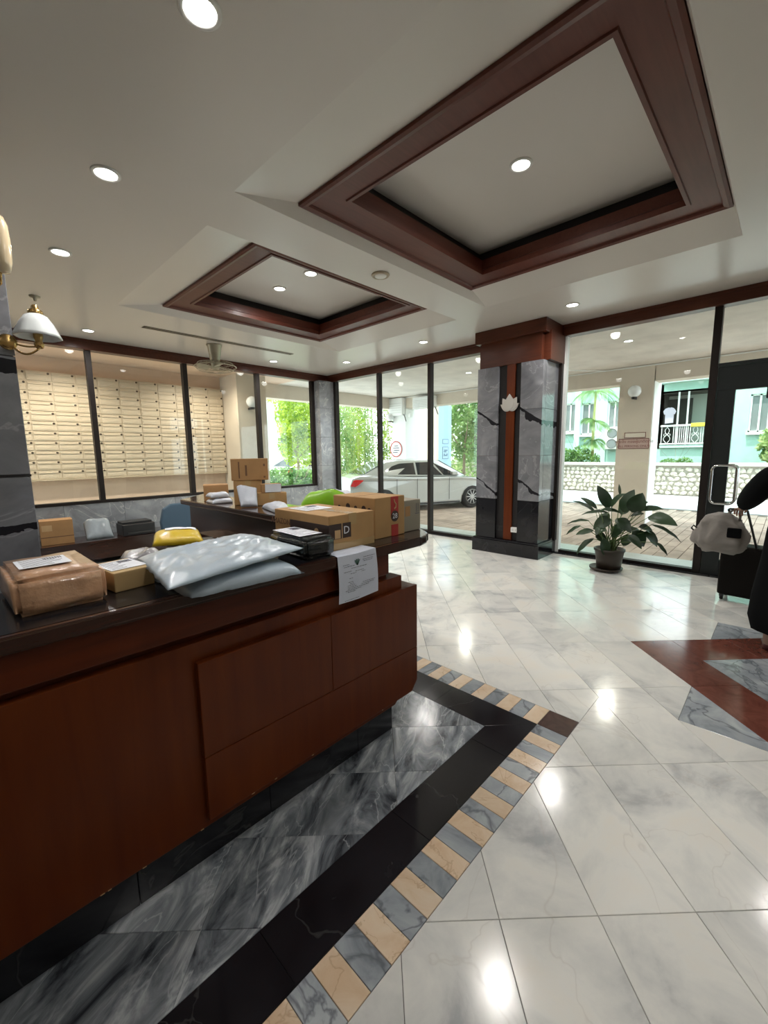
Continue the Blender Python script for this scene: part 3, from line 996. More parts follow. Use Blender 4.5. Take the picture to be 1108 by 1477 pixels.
t = thing('smoke_detector', 'round beige smoke detector on the ceiling between the two coffers', 'detector', (3.12, 3.0, ZC))
MB().lathe([(.085, 0), (.088, -.006), (.080, -.018), (.066, -.020), (.060, -.012)], (0, 0, 0), 32, cap=False).build('rim', M['beige_plastic'], t, smooth=True)
MB().lathe([(.062, -.010), (.055, -.020), (.03, -.026), (.004, -.027)], (0, 0, 0), 32).build('dome', M['white_ring'], t, smooth=True)
t = thing('ceiling_rose', 'small dark ceiling rose above the glass shaded wall lamp', 'ceiling rose', (.877, 5.94, ZC))
MB().lathe([(.05, 0), (.048, -.012), (.02, -.02), (.012, -.05), (.004, -.052)], (0, 0, 0), 20).build('cup', M['fan_metal'], t, smooth=True)

t = thing('air_vent', 'long thin linear air slot in the ceiling near the ceiling fan', 'vent', (3.2, 6.33, ZC))
MB().box(-1.16, 1.16, -.045, .045, -.004, -.0005).build('backing', M['groove_black'], t)
for q in (-.047, -.003, .041):
    MB().box(-1.17, 1.17, q, q+.006, -.008, -.003).build('slat', M['beige_plastic'], t, bevel=.001, seg=1)

# cone-bodied ceiling fan with a wire cage
fx, fy = 3.13, 6.62
t = thing('ceiling_fan', 'small beige ceiling fan with a round wire cage', 'ceiling fan', (fx, fy, ZC))
MB().lathe([(.115, -.0005), (.115, -.015), (.105, -.03), (.075, -.22), (.070, -.24)], (0, 0, 0), 24).build('mount_cone', M['fan_metal'], t, smooth=True)
MB().lathe([(.05, -.24), (.065, -.25), (.07, -.30), (.05, -.36), (.02, -.375)], (0, 0, 0), 20).build('motor', M['fan_metal'], t, smooth=True)
cz = -.33
for z_, r_ in ((cz+.05, .26), (cz, .31), (cz-.05, .26), (cz-.075, .16)):
    MB().tube([(r_*math.cos(a*PI/18), r_*math.sin(a*PI/18), z_) for a in range(36)], .006 if r_ > .3 else .0035, 6, closed=True).build('cage_ring', M['fan_metal'], t, smooth=True)
m_ = MB()
for k in range(18):
    a = 2*PI*k/18
    m_.tube([(.05*math.cos(a), .05*math.sin(a), cz+.07), (.26*math.cos(a), .26*math.sin(a), cz+.05), (.31*math.cos(a), .31*math.sin(a), cz),
             (.26*math.cos(a), .26*math.sin(a), cz-.05), (.04*math.cos(a), .04*math.sin(a), cz-.085)], .002, 4)
m_.build('cage_wires', M['fan_metal'], t)
for k in range(3):
    a = 2*PI*k/3+.4
    m_ = MB()
    pts = []
    for r_, w_ in ((.06, .03), (.14, .07), (.22, .08), (.265, .05)):
        pts.append((r_, w_))
    ring = [(r_, w_) for r_, w_ in pts]+[(r_, -w_) for r_, w_ in reversed(pts)]
    P3 = [(r_*math.cos(a)-w_*math.sin(a), r_*math.sin(a)+w_*math.cos(a), cz+w_*.35) for r_, w_ in ring]
    m_.extrude(P3, (0, 0, .004))
    m_.build('blade', M['fan_metal'], t)

# ------------------------------------------------------------------ left marble pillar with sconces
lp = structure('wall_pillar_left')
for z0, z1 in ((0, .72), (.725, 1.385), (1.40, 2.10), (2.105, 2.80), (2.805, ZC-.005)):
    MB().box(-.55, .375, 3.40, 4.2, z0, z1).build('marble_panel', M['pillar_marble'], lp, bevel=.003, seg=1)
MB().box(-.54, .365, 3.41, 4.19, 0, ZC-.003).build('pillar_core', M['groove_black'], lp)
# joint strip
MB().box(-.55, .378, 3.398, 4.2, 1.386, 1.399).build('joint_strip', M['groove_black'], lp)

def sconce(loc, label, armto, shade_mat='white_glass'):
    t = thing('wall_sconce', label, 'wall lamp', loc, 0, 'wall lamps on the left pillar')
    m_ = MB()
    prof = [(.034, .115), (.060, .100), (.085, .060), (.112, .000), (.118, -.016), (.110, -.020), (.104, -.002), (.080, .055), (.056, .094), (.034, .110)]
    n = 32
    rings = []
    for r_, h_ in prof:
        rings.append([(r_*(1+(.03*math.cos(8*2*PI*i/n) if h_ < .01 else 0))*math.cos(2*PI*i/n), r_*(1+(.03*math.cos(8*2*PI*i/n) if h_ < .01 else 0))*math.sin(2*PI*i/n), h_) for i in range(n)])
    m_.loft(rings, cap=False)
    m_.build('glass_shade', M[shade_mat], t, smooth=True)
    MB().lathe([(.036, .108), (.040, .115), (.036, .135), (.022, .142), (.018, .160), (.010, .168), (.003, .170)], (0, 0, 0), 20).build('finial', M['brass'], t, smooth=True)
    MB().lathe([(.004, -.085), (.020, -.080), (.026, -.060), (.018, -.040), (.024, -.020), (.024, .04), (.01, .05)], (0, 0, 0), 18).build('socket', M['brass'], t, smooth=True)
    ax, ay, az = armto
    pts = []
    for k in range(13):
        s_ = k/12
        pts.append((ax*s_, ay*s_, -.08-.05*math.sin(PI*s_)+az*s_))
    MB().tube(pts, .006, 8).build('arm', M['brass'], t, smooth=True)
    pts = [(ax*s_/12, ay*s_/12, -.07-.015*math.sin(PI*s_/12)+az*s_/12) for s_ in range(13)]
    MB().tube(pts, .005, 8).build('arm', M['brass'], t, smooth=True)
    MB().lathe([(.045, 0), (.045, -.01), (.03, -.02)], (ax, ay, az-.08), 20, axis='y').build('wall_plate', M['brass'], t, smooth=True)
    return t
sconce((.485, 3.33, 2.235), 'white glass shaded brass wall lamp on the left marble pillar', (-.14, .045, .02))
# the nearer tall glass lamp, cropped by the frame
t = thing('wall_sconce', 'cream tall glass wall lamp cut by the left edge of the photo', 'wall lamp', (.335, 3.20, 2.66), 0, 'wall lamps on the left pillar')
MB().lathe([(.025, -.155), (.045, -.15), (.058, -.10), (.062, 0), (.058, .09), (.045, .13), (.022, .14)], (0, 0, 0), 24).build('glass_chimney', M['cream_glass'], t, smooth=True)
MB().lathe([(.024, .138), (.028, .15), (.026, .20), (.016, .22), (.003, .224)], (0, 0, 0), 16).build('cap', M['dark_frame'], t, smooth=True)
MB().tube([(0, 0, -.15), (0, .04, -.20), (-.02, .12, -.21), (-.03, .198, -.18)], .008, 8).build('arm', M['brass'], t, smooth=True)

# ------------------------------------------------------------------ reception desk
TOP = 1.07
dk = thing('reception_desk', 'long dark red wooden L-shaped reception desk with a raised counter', 'desk', (0, 1.4, 0))
def D(): return MB(origin=(0, 1.4, 0))
XL = -1.6
# plinth
for a, b in ((XL, -.2), (-.198, .30), (.302, .80), (.802, 1.30), (1.302, 1.554)):
    D().box(a, b, 1.455, 1.50, 0, .235).build('plinth_tile', M['black_marble'], dk, bevel=.001, seg=1)
D().box(1.50, 1.554, 1.50, 1.80, 0, .235).build('plinth_tile', M['black_marble'], dk, bevel=.001, seg=1)
# backing board (layer two), set-back body (layer three), front panel (layer one)
D().extrude([(XL, 1.371, .205), (1.49, 1.371, .205), (1.548, 1.371, .25), (1.548, 1.371, .886), (XL, 1.371, .886)], (0, .08, 0)).build('front_board', M['desk_wood'], dk, bevel=.003)
D().extrude([(.507, 1.345, .243), (1.595, 1.345, .243), (1.640, 1.345, .295), (1.640, 1.345, .480), (.507, 1.345, .480)], (0, .025, 0)).build('front_panel', M['desk_wood'], dk, bevel=.0035)
D().box(.507, 1.065, 1.345, 1.370, .4815, .822).build('front_panel', M['desk_wood'], dk, bevel=.0035)
D().box(1.0665, 1.640, 1.345, 1.370, .4815, .822).build('front_panel', M['desk_wood'], dk, bevel=.0035)
D().box(XL, 1.47, 1.405, 1.46, .885, .925).build('shadow_recess', M['desk_wood_long'], dk)
D().box(XL, 1.450, 1.365, 1.44, .915, 1.022).build('fascia', M['desk_wood_long'], dk, bevel=.005)
# end face and body of the arm
D().box(1.45, 1.640, 1.372, 1.46, .243, .820).build('end_block', M['desk_wood'], dk, bevel=.003)
D().box(1.40, 1.640, 1.46, 1.80, .243, .820).build('side_panel', M['desk_wood'], dk, bevel=.004)
D().box(1.40, 1.548, 1.46, 1.80, .820, .888).build('side_board', M['desk_wood'], dk, bevel=.004)
D().box(1.655, 1.90, 1.81, 4.20, .0, 1.022).build('arm_core', M['counter_wood'], dk, bevel=.003)
D().box(1.36, 1.45, 1.44, 1.80, .888, 1.022).build('side_fascia', M['desk_wood_long'], dk, bevel=.004)
D().box(XL, 1.36, 1.46, 1.49, .2, 1.022).build('back_board', M['counter_wood'], dk)
rn = random.Random(12)
m_ = D()
for k in range(9):
    xx = rn.uniform(.1, 1.5); ww = rn.uniform(.004, .012)
    yy = 1.3445 if xx > .51 else 1.3705
    zb_ = .2425 if xx > .51 else .2045
    m_.box(xx, xx+ww, yy, yy+.004, zb_, zb_+rn.uniform(.002, .005))
m_.build('chipped_edge', M['kraft_light'], dk, kind='stuff')
# raised counter tops
D().prism([(XL, 1.335), (1.66, 1.335), (1.72, 1.345), (1.775, 1.375), (1.81, 1.43), (1.86, 1.52), (1.95, 1.66), (2.06, 1.85), (2.06, 4.78), (2.00, 4.77), (1.60, 4.35), (1.60, 1.80), (XL, 1.80)], 1.024, TOP).build('counter_top', M['counter_wood'], dk, bevel=.010, seg=3)
D().prism([(XL, 1.355), (1.58, 1.355), (1.58, 1.79), (XL, 1.79)], TOP, TOP+.0012).build('black_inlay', M['black_marble'], dk)
# staff-side worktop lower down
D().box(XL, 1.33, 1.815, 2.55, .72, .75).build('worktop', M['counter_wood'], dk, bevel=.004)
D().box(XL, 1.30, 1.79, 1.81, .0, 1.02).build('inner_board', M['counter_wood'], dk)
D().box(1.33, 1.60, 2.35, 4.15, .72, .75).build('worktop', M['counter_wood'], dk, bevel=.004)
D().box(1.63, 1.655, 1.81, 4.20, .0, 1.022).build('inner_board', M['counter_wood'], dk)

# ------------------------------------------------------------------ parcels
def carton(name, label, loc, rz, w, d, h, mat, group='cartons on the reception desk', tape=None, tape_dir='x', lab=None, bevel=.004, cat='box', flaps=True):
    """box with its near left bottom corner at loc, w along local x, d along local y"""
    t = thing(name, label, cat, loc, rz, group)
    m_ = MB(); m_.box(0, w, 0, d, 0.0005, h)
    b = m_.build('carton', M[mat], t, bevel=bevel)
    if flaps:
        if tape_dir == 'x':
            MB().box(.004, w-.004, d/2-.0012, d/2+.0012, h-.002, h+.0008).build('flap_seam', M['print_brown'], t)
        else:
            MB().box(w/2-.0012, w/2+.0012, .004, d-.004, h-.002, h+.0008).build('flap_seam', M['print_brown'], t)
    if tape:
        if tape_dir == 'x':
            m_ = MB(); m_.box(-.0012, w+.0012, d/2-.024, d/2+.024, h, h+.0014)
            m_.box(-.0014, 0, d/2-.024, d/2+.024, h-.05, h+.001); m_.box(w, w+.0014, d/2-.024, d/2+.024, h-.05, h+.001)
        else:
            m_ = MB(); m_.box(w/2-.024, w/2+.024, -.0012, d+.0012, h, h+.0014)
            m_.box(w/2-.024, w/2+.024, -.0014, 0, h-.05, h+.001)
        m_.build('tape', M[tape], t)
    if lab:
        x0, x1, y0, y1 = lab
        l = MB().box(x0, x1, y0, y1, h+.0014, h+.0024).build('shipping_label', M['paper'], t)
        label_print(l, x0, x1, y0, y1, h+.0024)
    return t
def label_print(l, x0, x1, y0, y1, z):
    r_ = random.Random(int(x1*1000))
    m_ = MB()
    n = 7
    for k in range(n):
        yy = y0+(y1-y0)*(.12+.78*k/(n-1))
        xe = x0+(x1-x0)*(.35+.55*r_.random())
        m_.box(x0+(x1-x0)*.08, xe, yy-.0016, yy+.0016, z, z+.0004)
    # bar code
    for k in range(14):
        xx = x0+(x1-x0)*(.55+.027*k)
        m_.box(xx, xx+.0012*(1+k % 2), y0+(y1-y0)*.68, y0+(y1-y0)*.92, z, z+.0005)
    m_.build('print', M['ink'], l)

# wrapped parcel: box with rounded lumpy film
def lumpy(name, label, loc, rz, w, d, h, mat, lab=None, amp=.004, cat='parcel', group='cartons on the reception desk', label_mat='paper'):
    t = thing(name, label, cat, loc, rz, group)
    m_ = MB(); m_.box(0, w, 0, d, 0, h)
    bm = m_.bm
    bmesh.ops.bevel(bm, geom=list(bm.edges), offset=min(.014, h*.2), segments=2, affect='EDGES')
    bmesh.ops.subdivide_edges(bm, edges=list(bm.edges), cuts=3, use_grid_fill=True)
    for v in bm.verts:
        n_ = noise.noise_vector(v.co*22+Vector((w*50, 3, 1)))
        if v.co.z > .004: v.co += n_*amp
        v.co.z = max(v.co.z, .0005)
    b = m_.build('wrapped_body', M[mat], t, smooth=True)
    if lab:
        x0, x1, y0, y1 = lab
        l = MB().box(x0, x1, y0, y1, h+.004, h+.0052).build('shipping_label', M[label_mat], t)
        label_print(l, x0, x1, y0, y1, h+.0052)
    return t

lumpy('wrapped_parcel', 'film wrapped brown parcel with a white label at the left end of the counter', (.092, 1.452, TOP+.001), .02, .215, .33, .108, 'wrap_film', lab=(.030, .155, .115, .245))
carton('small_carton', 'small flat brown carton with a white label between wrapped parcel and grey mailers', (.336, 1.508, TOP+.001), .14, .123, .19, .064, 'kraft_tan', lab=(.006, .117, .030, .165), flaps=False)
lumpy('black_parcel', 'black wrapped parcel with a white label in front of the D marked carton', (.972, 1.372, TOP+.001), -.04, .150, .29, .088, 'black_wrap', lab=(.012, .125, .06, .28), amp=.003)

# the carton with a D panel, overhanging the paper notice
dc = carton('marked_carton', 'tan carton with a white D on a dark panel, nearest the paper notice', (1.136, 1.425, TOP+.001), -.01, .272, .44, .158, 'kraft', tape='tape_brown', tape_dir='y', lab=(.04, .20, .22, .38))
MB().box(-.0014, .125, -.0016, -.0002, .052, .120).build('printed_band', M['print_dark'], dc)
MB().box(-.0016, -.0002, 0.0, .30, .045, .118).build('printed_band', M['print_dark'], dc)
MB().box(.030, .062, -.0024, -.0016, .054, .092).build('printed_patch', M['kraft_light'], dc)
MB().box(.070, .074, -.0024, -.0016, .052, .120).build('printed_line', M['kraft_light'], dc)
MB().box(0.0, .272, -.0022, -.0002, .0, .034).build('tape_band', M['tape_brown'], dc)
put_text('D', .050, M['paper'], dc, (.098, -.0026, .086), (1, 0, 0), (0, 0, 1))
put_text('AMAZON', .040, M['print_brown'], dc, (-.0022, .385, .100), (0, -1, 0), (0, 0, 1))
MB().lathe([(.016, 0), (.016, -.001)], (-.0016, .09, .082), 20, axis='x').build('round_mark', M['kraft_light'], dc)
# the carton with red tape
rc = carton('red_taped_carton', 'tall tan carton with red tape and a round 28 mark', (1.455, 1.460, TOP+.001), .0, .222, .32, .207, 'kraft', tape=None, tape_dir='x')
MB().box(.115, .172, -.0014, -.0001, .100, .2045).build('red_tape', M['tape_red'], rc)
MB().box(.118, .170, -.0014, -.0001, .0, .060).build('red_tape', M['tape_red'], rc)
MB().box(.115, .172, 0, .05, .2046, .2062).build('red_tape', M['tape_red'], rc)
MB().lathe([(.0285, 0), (.0285, -.0012)], (.1435, -.0016, .104), 24, axis='y').build('round_mark', M['print_dark'], rc)
put_text('28', .038, M['paper'], rc, (.1435, -.0032, .104), (1, 0, 0), (0, 0, 1))
# curled ribbon mark in the tape
MB().tube([(.138, -.003, .142), (.150, -.003, .150), (.152, -.003, .165), (.140, -.003, .178), (.136, -.003, .192)], .0035, 6).build('tape_mark', M['kraft_light'], rc)
for k, (yy, zz) in enumerate(((.27, .145), (.20, .155), (.14, .150), (.08, .150), (.04, .145))):
    MB().lathe([(.012+.004*(k % 2), 0), (.012+.004*(k % 2), -.001)], (-.0005, yy, zz), 10, axis='x').build('printed_mark', M['print_dark'], rc)
gc = carton('grey_carton', 'grey brown carton at the right end of the desk', (1.684, 1.478, TOP+.001), .0, .150, .30, .172, 'grey_card', tape=None)
m_ = MB()
for xx in (.112, .127): m_.box(xx, xx+.003, -.0012, 0, .10, .150)
m_.box(.104, .136, -.0012, 0, .092, .096)
m_.build('this_way_up_mark', M['ink'], gc)
MB().box(.02, .06, -.0012, -.0001, .085, .14).build('faded_label', M['kraft_dark'], gc)

# boxes further back on the arm of the desk
def at_arm(x, y): return (x, y, TOP+.001)
tb = carton('brown_carton', 'brown carton under the tall carton, in the stack on the desk arm', at_arm(1.700, 3.41), -.47, .235, .20, .210, 'kraft', tape='tape_brown', tape_dir='y', group='cartons on the desk arm')
t2 = carton('open_carton', 'large brown carton on top of the stack on the desk arm', (1.688, 3.415, TOP+.212), -.50, .305, .22, .185, 'kraft_dark', tape='tape_brown', tape_dir='x', group='cartons on the desk arm')
MB().box(.115, .130, -.0014, -.0002, .04, .13).build('printed_mark', M['print_brown'], t2)
MB().box(.06, .07, -.0014, -.0002, .02, .16).build('crease', M['print_brown'], t2)
MB().box(.265, .280, -.0014, -.0002, .12, .14).build('printed_mark', M['print_brown'], t2)
MB().box(.265, .280, -.0014, -.0002, .02, .035).build('printed_mark', M['print_brown'], t2)
carton('brown_carton', 'low brown carton at the far left end of the desk arm', at_arm(1.675, 3.96), -.40, .22, .20, .150, 'kraft_dark', group='cartons on the desk arm')
carton('brown_carton', 'wide low brown carton right of the white blue packet', at_arm(1.805, 3.22), -.42, .25, .085, .105, 'kraft', tape='tape_brown', tape_dir='y', group='cartons on the desk arm')
wc = carton('white_fronted_box', 'small box with a white front on the wide low brown carton', (1.845, 3.205, TOP+.108), -.42, .165, .080, .075, 'kraft_dark', group='cartons on the desk arm', flaps=False)
MB().box(.030, .162, -.0016, -.0002, .004, .073).build('white_sheet', M['paper'], wc)

# soft mailers
def mailer(name, label, corners, thick, mat, group, seed=1, nx=22, ny=16, wr=.006, lab=None, droop_y=None, cat='mailer', edge=.0):
    """corners: 4 world points (near-left, near-right, far-right, far-left), the lower skin lies on them"""
    c = [Vector(p) for p in corners]
    org = Vector((c[0].x, c[0].y, min(p.z for p in c)))
    t = thing(name, label, cat, org, 0, group)
    m_ = MB(origin=org)
    def base(u, v):
        return (c[0]*(1-u)*(1-v)+c[1]*u*(1-v)+c[2]*u*v+c[3]*(1-u)*v)
    def lift(u, v):
        p = base(u, v)
        e = min(1, 6*min(u, 1-u))*min(1, 5*min(v, 1-v))
        f = (1-(2*u-1)**4)*(1-(2*v-1)**4)
        w1 = noise.noise(Vector((p.x*9+seed, p.y*9, seed*3.1)))
        w2 = noise.noise(Vector((p.x*17+seed*5, p.y*8+p.x*6, seed)))
        w3 = abs(noise.noise(Vector((p.x*11+seed*2, p.y*15-p.x*8, 7.0))))**.7
        return thick*math.sqrt(max(0, f))*(1+.25*w1) + wr*e*(w2*.6-w3*1.7+.5)
    top, bot = [], []
    for i in range(nx+1):
        rt_, rb_ = [], []
        for j in range(ny+1):
            u, v = i/nx, j/ny
            p = base(u, v)
            zt = lift(u, v)
            if i in (0, nx) or j in (0, ny):
                n_ = noise.noise(Vector((p.x*20+seed, p.y*20, 1)))*.006
                q = p + Vector((n_, n_, .003+abs(n_)*.6))
                vv = m_.v(q); rt_.append(vv); rb_.append(vv)
            else:
                rt_.append(m_.v(p+Vector((0, 0, max(.003, zt)+.002))))
                rb_.append(m_.v(p+Vector((0, 0, .0008))))
        top.append(rt_); bot.append(rb_)
    for i in range(nx):
        for j in range(ny):
            m_.face([top[i][j], top[i+1][j], top[i+1][j+1], top[i][j+1]])
            q = [bot[i][j], bot[i][j+1], bot[i+1][j+1], bot[i+1][j]]
            if len(set(q)) == 4: m_.face(q)
    b = m_.build('bag_body', M[mat], t, smooth=True)
    if lab:
        (u0, u1, v0, v1) = lab
        m2 = MB(origin=org)
        n_ = 12
        g = []
        for i in range(n_+1):
            row = []
            for j in range(n_+1):
                u, v = u0+(u1-u0)*i/n_, v0+(v1-v0)*j/n_
                p = base(u, v)
                row.append(m2.v(p+Vector((0, 0, lift(u, v)+.0055))))
            g.append(row)
        for i in range(n_):
            for j in range(n_):
                m2.face([g[i][j], g[i+1][j], g[i+1][j+1], g[i][j+1]])
        m2.build('shipping_label', M['paper'], t, smooth=True)
    return t
Gm = 'soft mailers on the reception desk'
mailer('grey_mailer', 'pale grey plastic mailer underneath the other one, hanging over the desk edge',
       [(.47, 1.255, TOP+.002), (.86, 1.225, TOP+.004), (.87, 1.60, TOP+.003), (.46, 1.60, TOP+.003)], .050, 'poly_grey', Gm, seed=3)
mailer('grey_mailer', 'large pale grey plastic mailer on top of the other one',
       [(.395, 1.215, TOP+.058), (.915, 1.305, TOP+.072), (.955, 1.84, TOP+.055), (.455, 1.70, TOP+.055)], .030, 'poly_grey', Gm, seed=8, nx=50, ny=40, wr=.012)
mailer('silver_mailer', 'small crumpled silver and black plastic packet behind the small carton',
       [(.43, 1.78, TOP-.0), (.56, 1.76, TOP+.004), (.62, 1.93, TOP+.004), (.46, 1.96, TOP+.0)], .05, 'poly_silver', Gm, seed=5, wr=.010)
mailer('green_mailer', 'bright lime green plastic mailer with a white label',
       [(1.71, 2.50, TOP+.001), (1.90, 2.03, TOP+.001), (2.05, 2.16, TOP+.001), (1.96, 2.66, TOP+.001)], .165, 'poly_green', Gm, seed=11, lab=(.35, .8, .25, .75))
mailer('white_parcel', 'flat white plastic parcel left of the green mailer',
       [(1.62, 2.58, TOP+.001), (1.76, 2.66, TOP+.001), (1.93, 3.00, TOP+.001), (1.76, 3.08, TOP+.001)], .055, 'poly_white', Gm, seed=13)
mailer('white_parcel', 'blue white plastic packet leaning on the stacked cartons',
       [(1.66, 3.22, TOP+.001), (1.77, 3.15, TOP+.001), (1.81, 3.22, TOP+.15), (1.68, 3.32, TOP+.17)], .035, 'poly_white', Gm, seed=17, wr=.012)
mailer('white_parcel', 'white plastic packet on the silver one at the far end of the desk arm',
       [(1.63, 3.70, TOP+.050), (1.79, 3.67, TOP+.050), (1.84, 3.84, TOP+.050), (1.66, 3.90, TOP+.050)], .045, 'poly_white', Gm, seed=19)
mailer('silver_mailer', 'silver grey packet lowest at the far end of the desk arm',
       [(1.62, 3.66, TOP+.001), (1.80, 3.63, TOP+.001), (1.86, 3.80, TOP+.001), (1.65, 3.88, TOP+.001)], .042, 'poly_white', Gm, seed=23)
mailer('yellow_mailer', 'bright yellow plastic mailer with a white label behind the grey mailers',
       [(.86, 2.86, .752+.18), (1.12, 2.68, .752+.18), (1.22, 3.01, .752+.20), (.97, 3.16, .752+.20)], .06, 'poly_yellow', 'parcels on the staff worktop', seed=29, lab=(.25, .9, .55, .95))
carton('storage_box', 'dark box under the yellow mailer on the staff worktop', (.90, 2.76, .751), -.5, .26, .30, .18, 'black_plastic', group='parcels on the staff worktop', flaps=False)

# the notice hanging from the desk edge
pn = thing('paper_notice', 'white printed official notice taped below the D marked carton', 'paper', (1.065, 1.332, 1.085))
m_ = MB(origin=(1.065, 1.332, 1.085))
n_ = 10
rows = []
rows.append([(1.100, 1.418, 1.0735), (1.21, 1.418, 1.0735), (1.322, 1.418, 1.0735)])
rows.append([(1.100, 1.345, 1.0735), (1.21, 1.345, 1.0735), (1.324, 1.345, 1.0735)])
for j in range(n_+1):
    s_ = j/n_
    z = 1.070-.205*s_
    y = 1.331 - .006*math.sin(s_*PI) - .002*s_
    rows.append([(1.100+.0*s_, y, z), (1.21, y-.003, z-.002), (1.326+.010*s_, y, z+.003)])
for sgn in (0, ):
    R_ = [[m_.v(p) for p in r_] for r_ in rows]
    for a, b in zip(R_, R_[1:]):
        for k in range(2): m_.face([a[k], a[k+1], b[k+1], b[k]])
pobj = m_.build('sheet', M['paper_letter'], pn)
so_ = pobj.modifiers.new('thick', 'SOLIDIFY'); so_.thickness = .0006
r_ = random.Random(4)
m_ = MB(origin=(1.065, 1.332, 1.085))
lines = [(.04, .10, .25), (.05, .12, .40), (.062, .30, .70), (.075, .12, .30), (.080, .40, .62), (.088, .28, .66), (.110, .25, .45), (.128, .22, .45), (.136, .26, .60),
         (.144, .2, .92), (.152, .2, .9), (.160, .2, .75), (.168, .15, .55), (.176, .2, .40), (.214, .12, .5), (.02, .62, .92), (.032, .60, .88), (.04, .62, .86)]
for dz, a, b in lines:
    z = 1.066-dz*.90
    y = 1.3225
    x = a
    while x < b:
        l_ = r_.uniform(.02, .06)
        m_.box(1.100+.228*x, 1.100+.228*min(b, x+l_), y-.0006, y-.0002, z-.0010, z+.0010)
        x += l_+.012
m_.build('printed_lines', M['ink'], pn, kind='stuff')
m_ = MB(origin=(1.065, 1.332, 1.085))
for an in (-.55, -.2, .2, .55):
    bx_, bz_ = 1.205, 1.018
    m_.extrude([(bx_-.003+.0*an, 1.3222, bz_), (bx_+.003, 1.3222, bz_), (bx_+.026*math.sin(an)+.003, 1.3222, bz_+.028*math.cos(an)), (bx_+.026*math.sin(an)-.003, 1.3222, bz_+.028*math.cos(an))], (0, .0005, 0))
m_.build('printed_emblem', M['ink_green'], pn)

# ------------------------------------------------------------------ behind the desk
ch = thing('office_chair', 'blue fabric office chair behind the desk arm', 'chair', (2.02, 5.26, 0), .1)
m_ = MB()
prof = [(-.22, .50), (-.24, .70), (-.20, .86), (-.10, .915), (.10, .915), (.20, .86), (.24, .70), (.22, .50)]
m_.extrude([(x, .20, z) for x, z in prof], (0, .06, 0)); m_.build('backrest', M['blue_fabric'], ch, bevel=.02, seg=3)
MB().box(-.24, .24, -.24, .22, .42, .49).build('seat', M['blue_fabric'], ch, bevel=.02, seg=3)
MB().lathe([(.03, .10), (.03, .42)], (0, 0, 0), 12).build('gas_lift', M['black_plastic'], ch)
for k in range(5):
    a = 2*PI*k/5
    MB().tube([(0, 0, .12), (.28*math.cos(a), .28*math.sin(a), .07)], [.025, .015], 8).build('leg', M['black_plastic'], ch)
    MB().lathe([(.028, -.015), (.028, .015)], (.28*math.cos(a), .28*math.sin(a), .029), 12, axis='y').build('castor', M['black_plastic'], ch)
# low shelf by the mail window with things on it
sh = thing('low_cabinet', 'low dark cabinet below the left window', 'cabinet', (1.5, 7.25, 0))
MB().box(-1.0, .95, -.28, .28, .06, .30).build('body', M['counter_wood'], sh, bevel=.004)
MB().box(-1.02, .97, -.30, .29, .30, .33).build('top', M['counter_wood'], sh, bevel=.004)
for q in (-.85, .75):
    MB().box(q, q+.1, -.2, .2, 0, .06).build('foot', M['counter_wood'], sh)
cb = carton('storage_carton', 'upright orange brown carton standing by the marble dado', (.80, 7.10, .331), -.1, .36, .26, .33, 'kraft_dark', group='things on the low cabinet')
MB().box(.02, .13, -.0014, 0, .19, .27).build('faded_label', M['kraft_light'], cb)
MB().box(0, .36, -.0014, 0, .10, .112).build('crease', M['print_brown'], cb)
mailer('plastic_bag', 'clear grey plastic bag standing right of the orange carton',
       [(1.28, 7.0, .335), (1.62, 7.0, .335), (1.62, 7.20, .56), (1.30, 7.20, .56)], .10, 'clear_poly', 'things on the low cabinet', seed=31, cat='bag')
pr_ = thing('desktop_printer', 'black desktop printer behind the small carton', 'printer', (1.95, 7.15, .331))
MB().box(-.22, .22, -.17, .17, 0, .17).build('body', M['black_plastic'], pr_, bevel=.012)
MB().box(-.20, .20, -.10, .16, .17, .20).build('lid', M['black_plastic'], pr_, bevel=.006)
MB().box(-.16, .16, -.185, -.17, .03, .05).build('paper_slot', M['trim_black'], pr_)

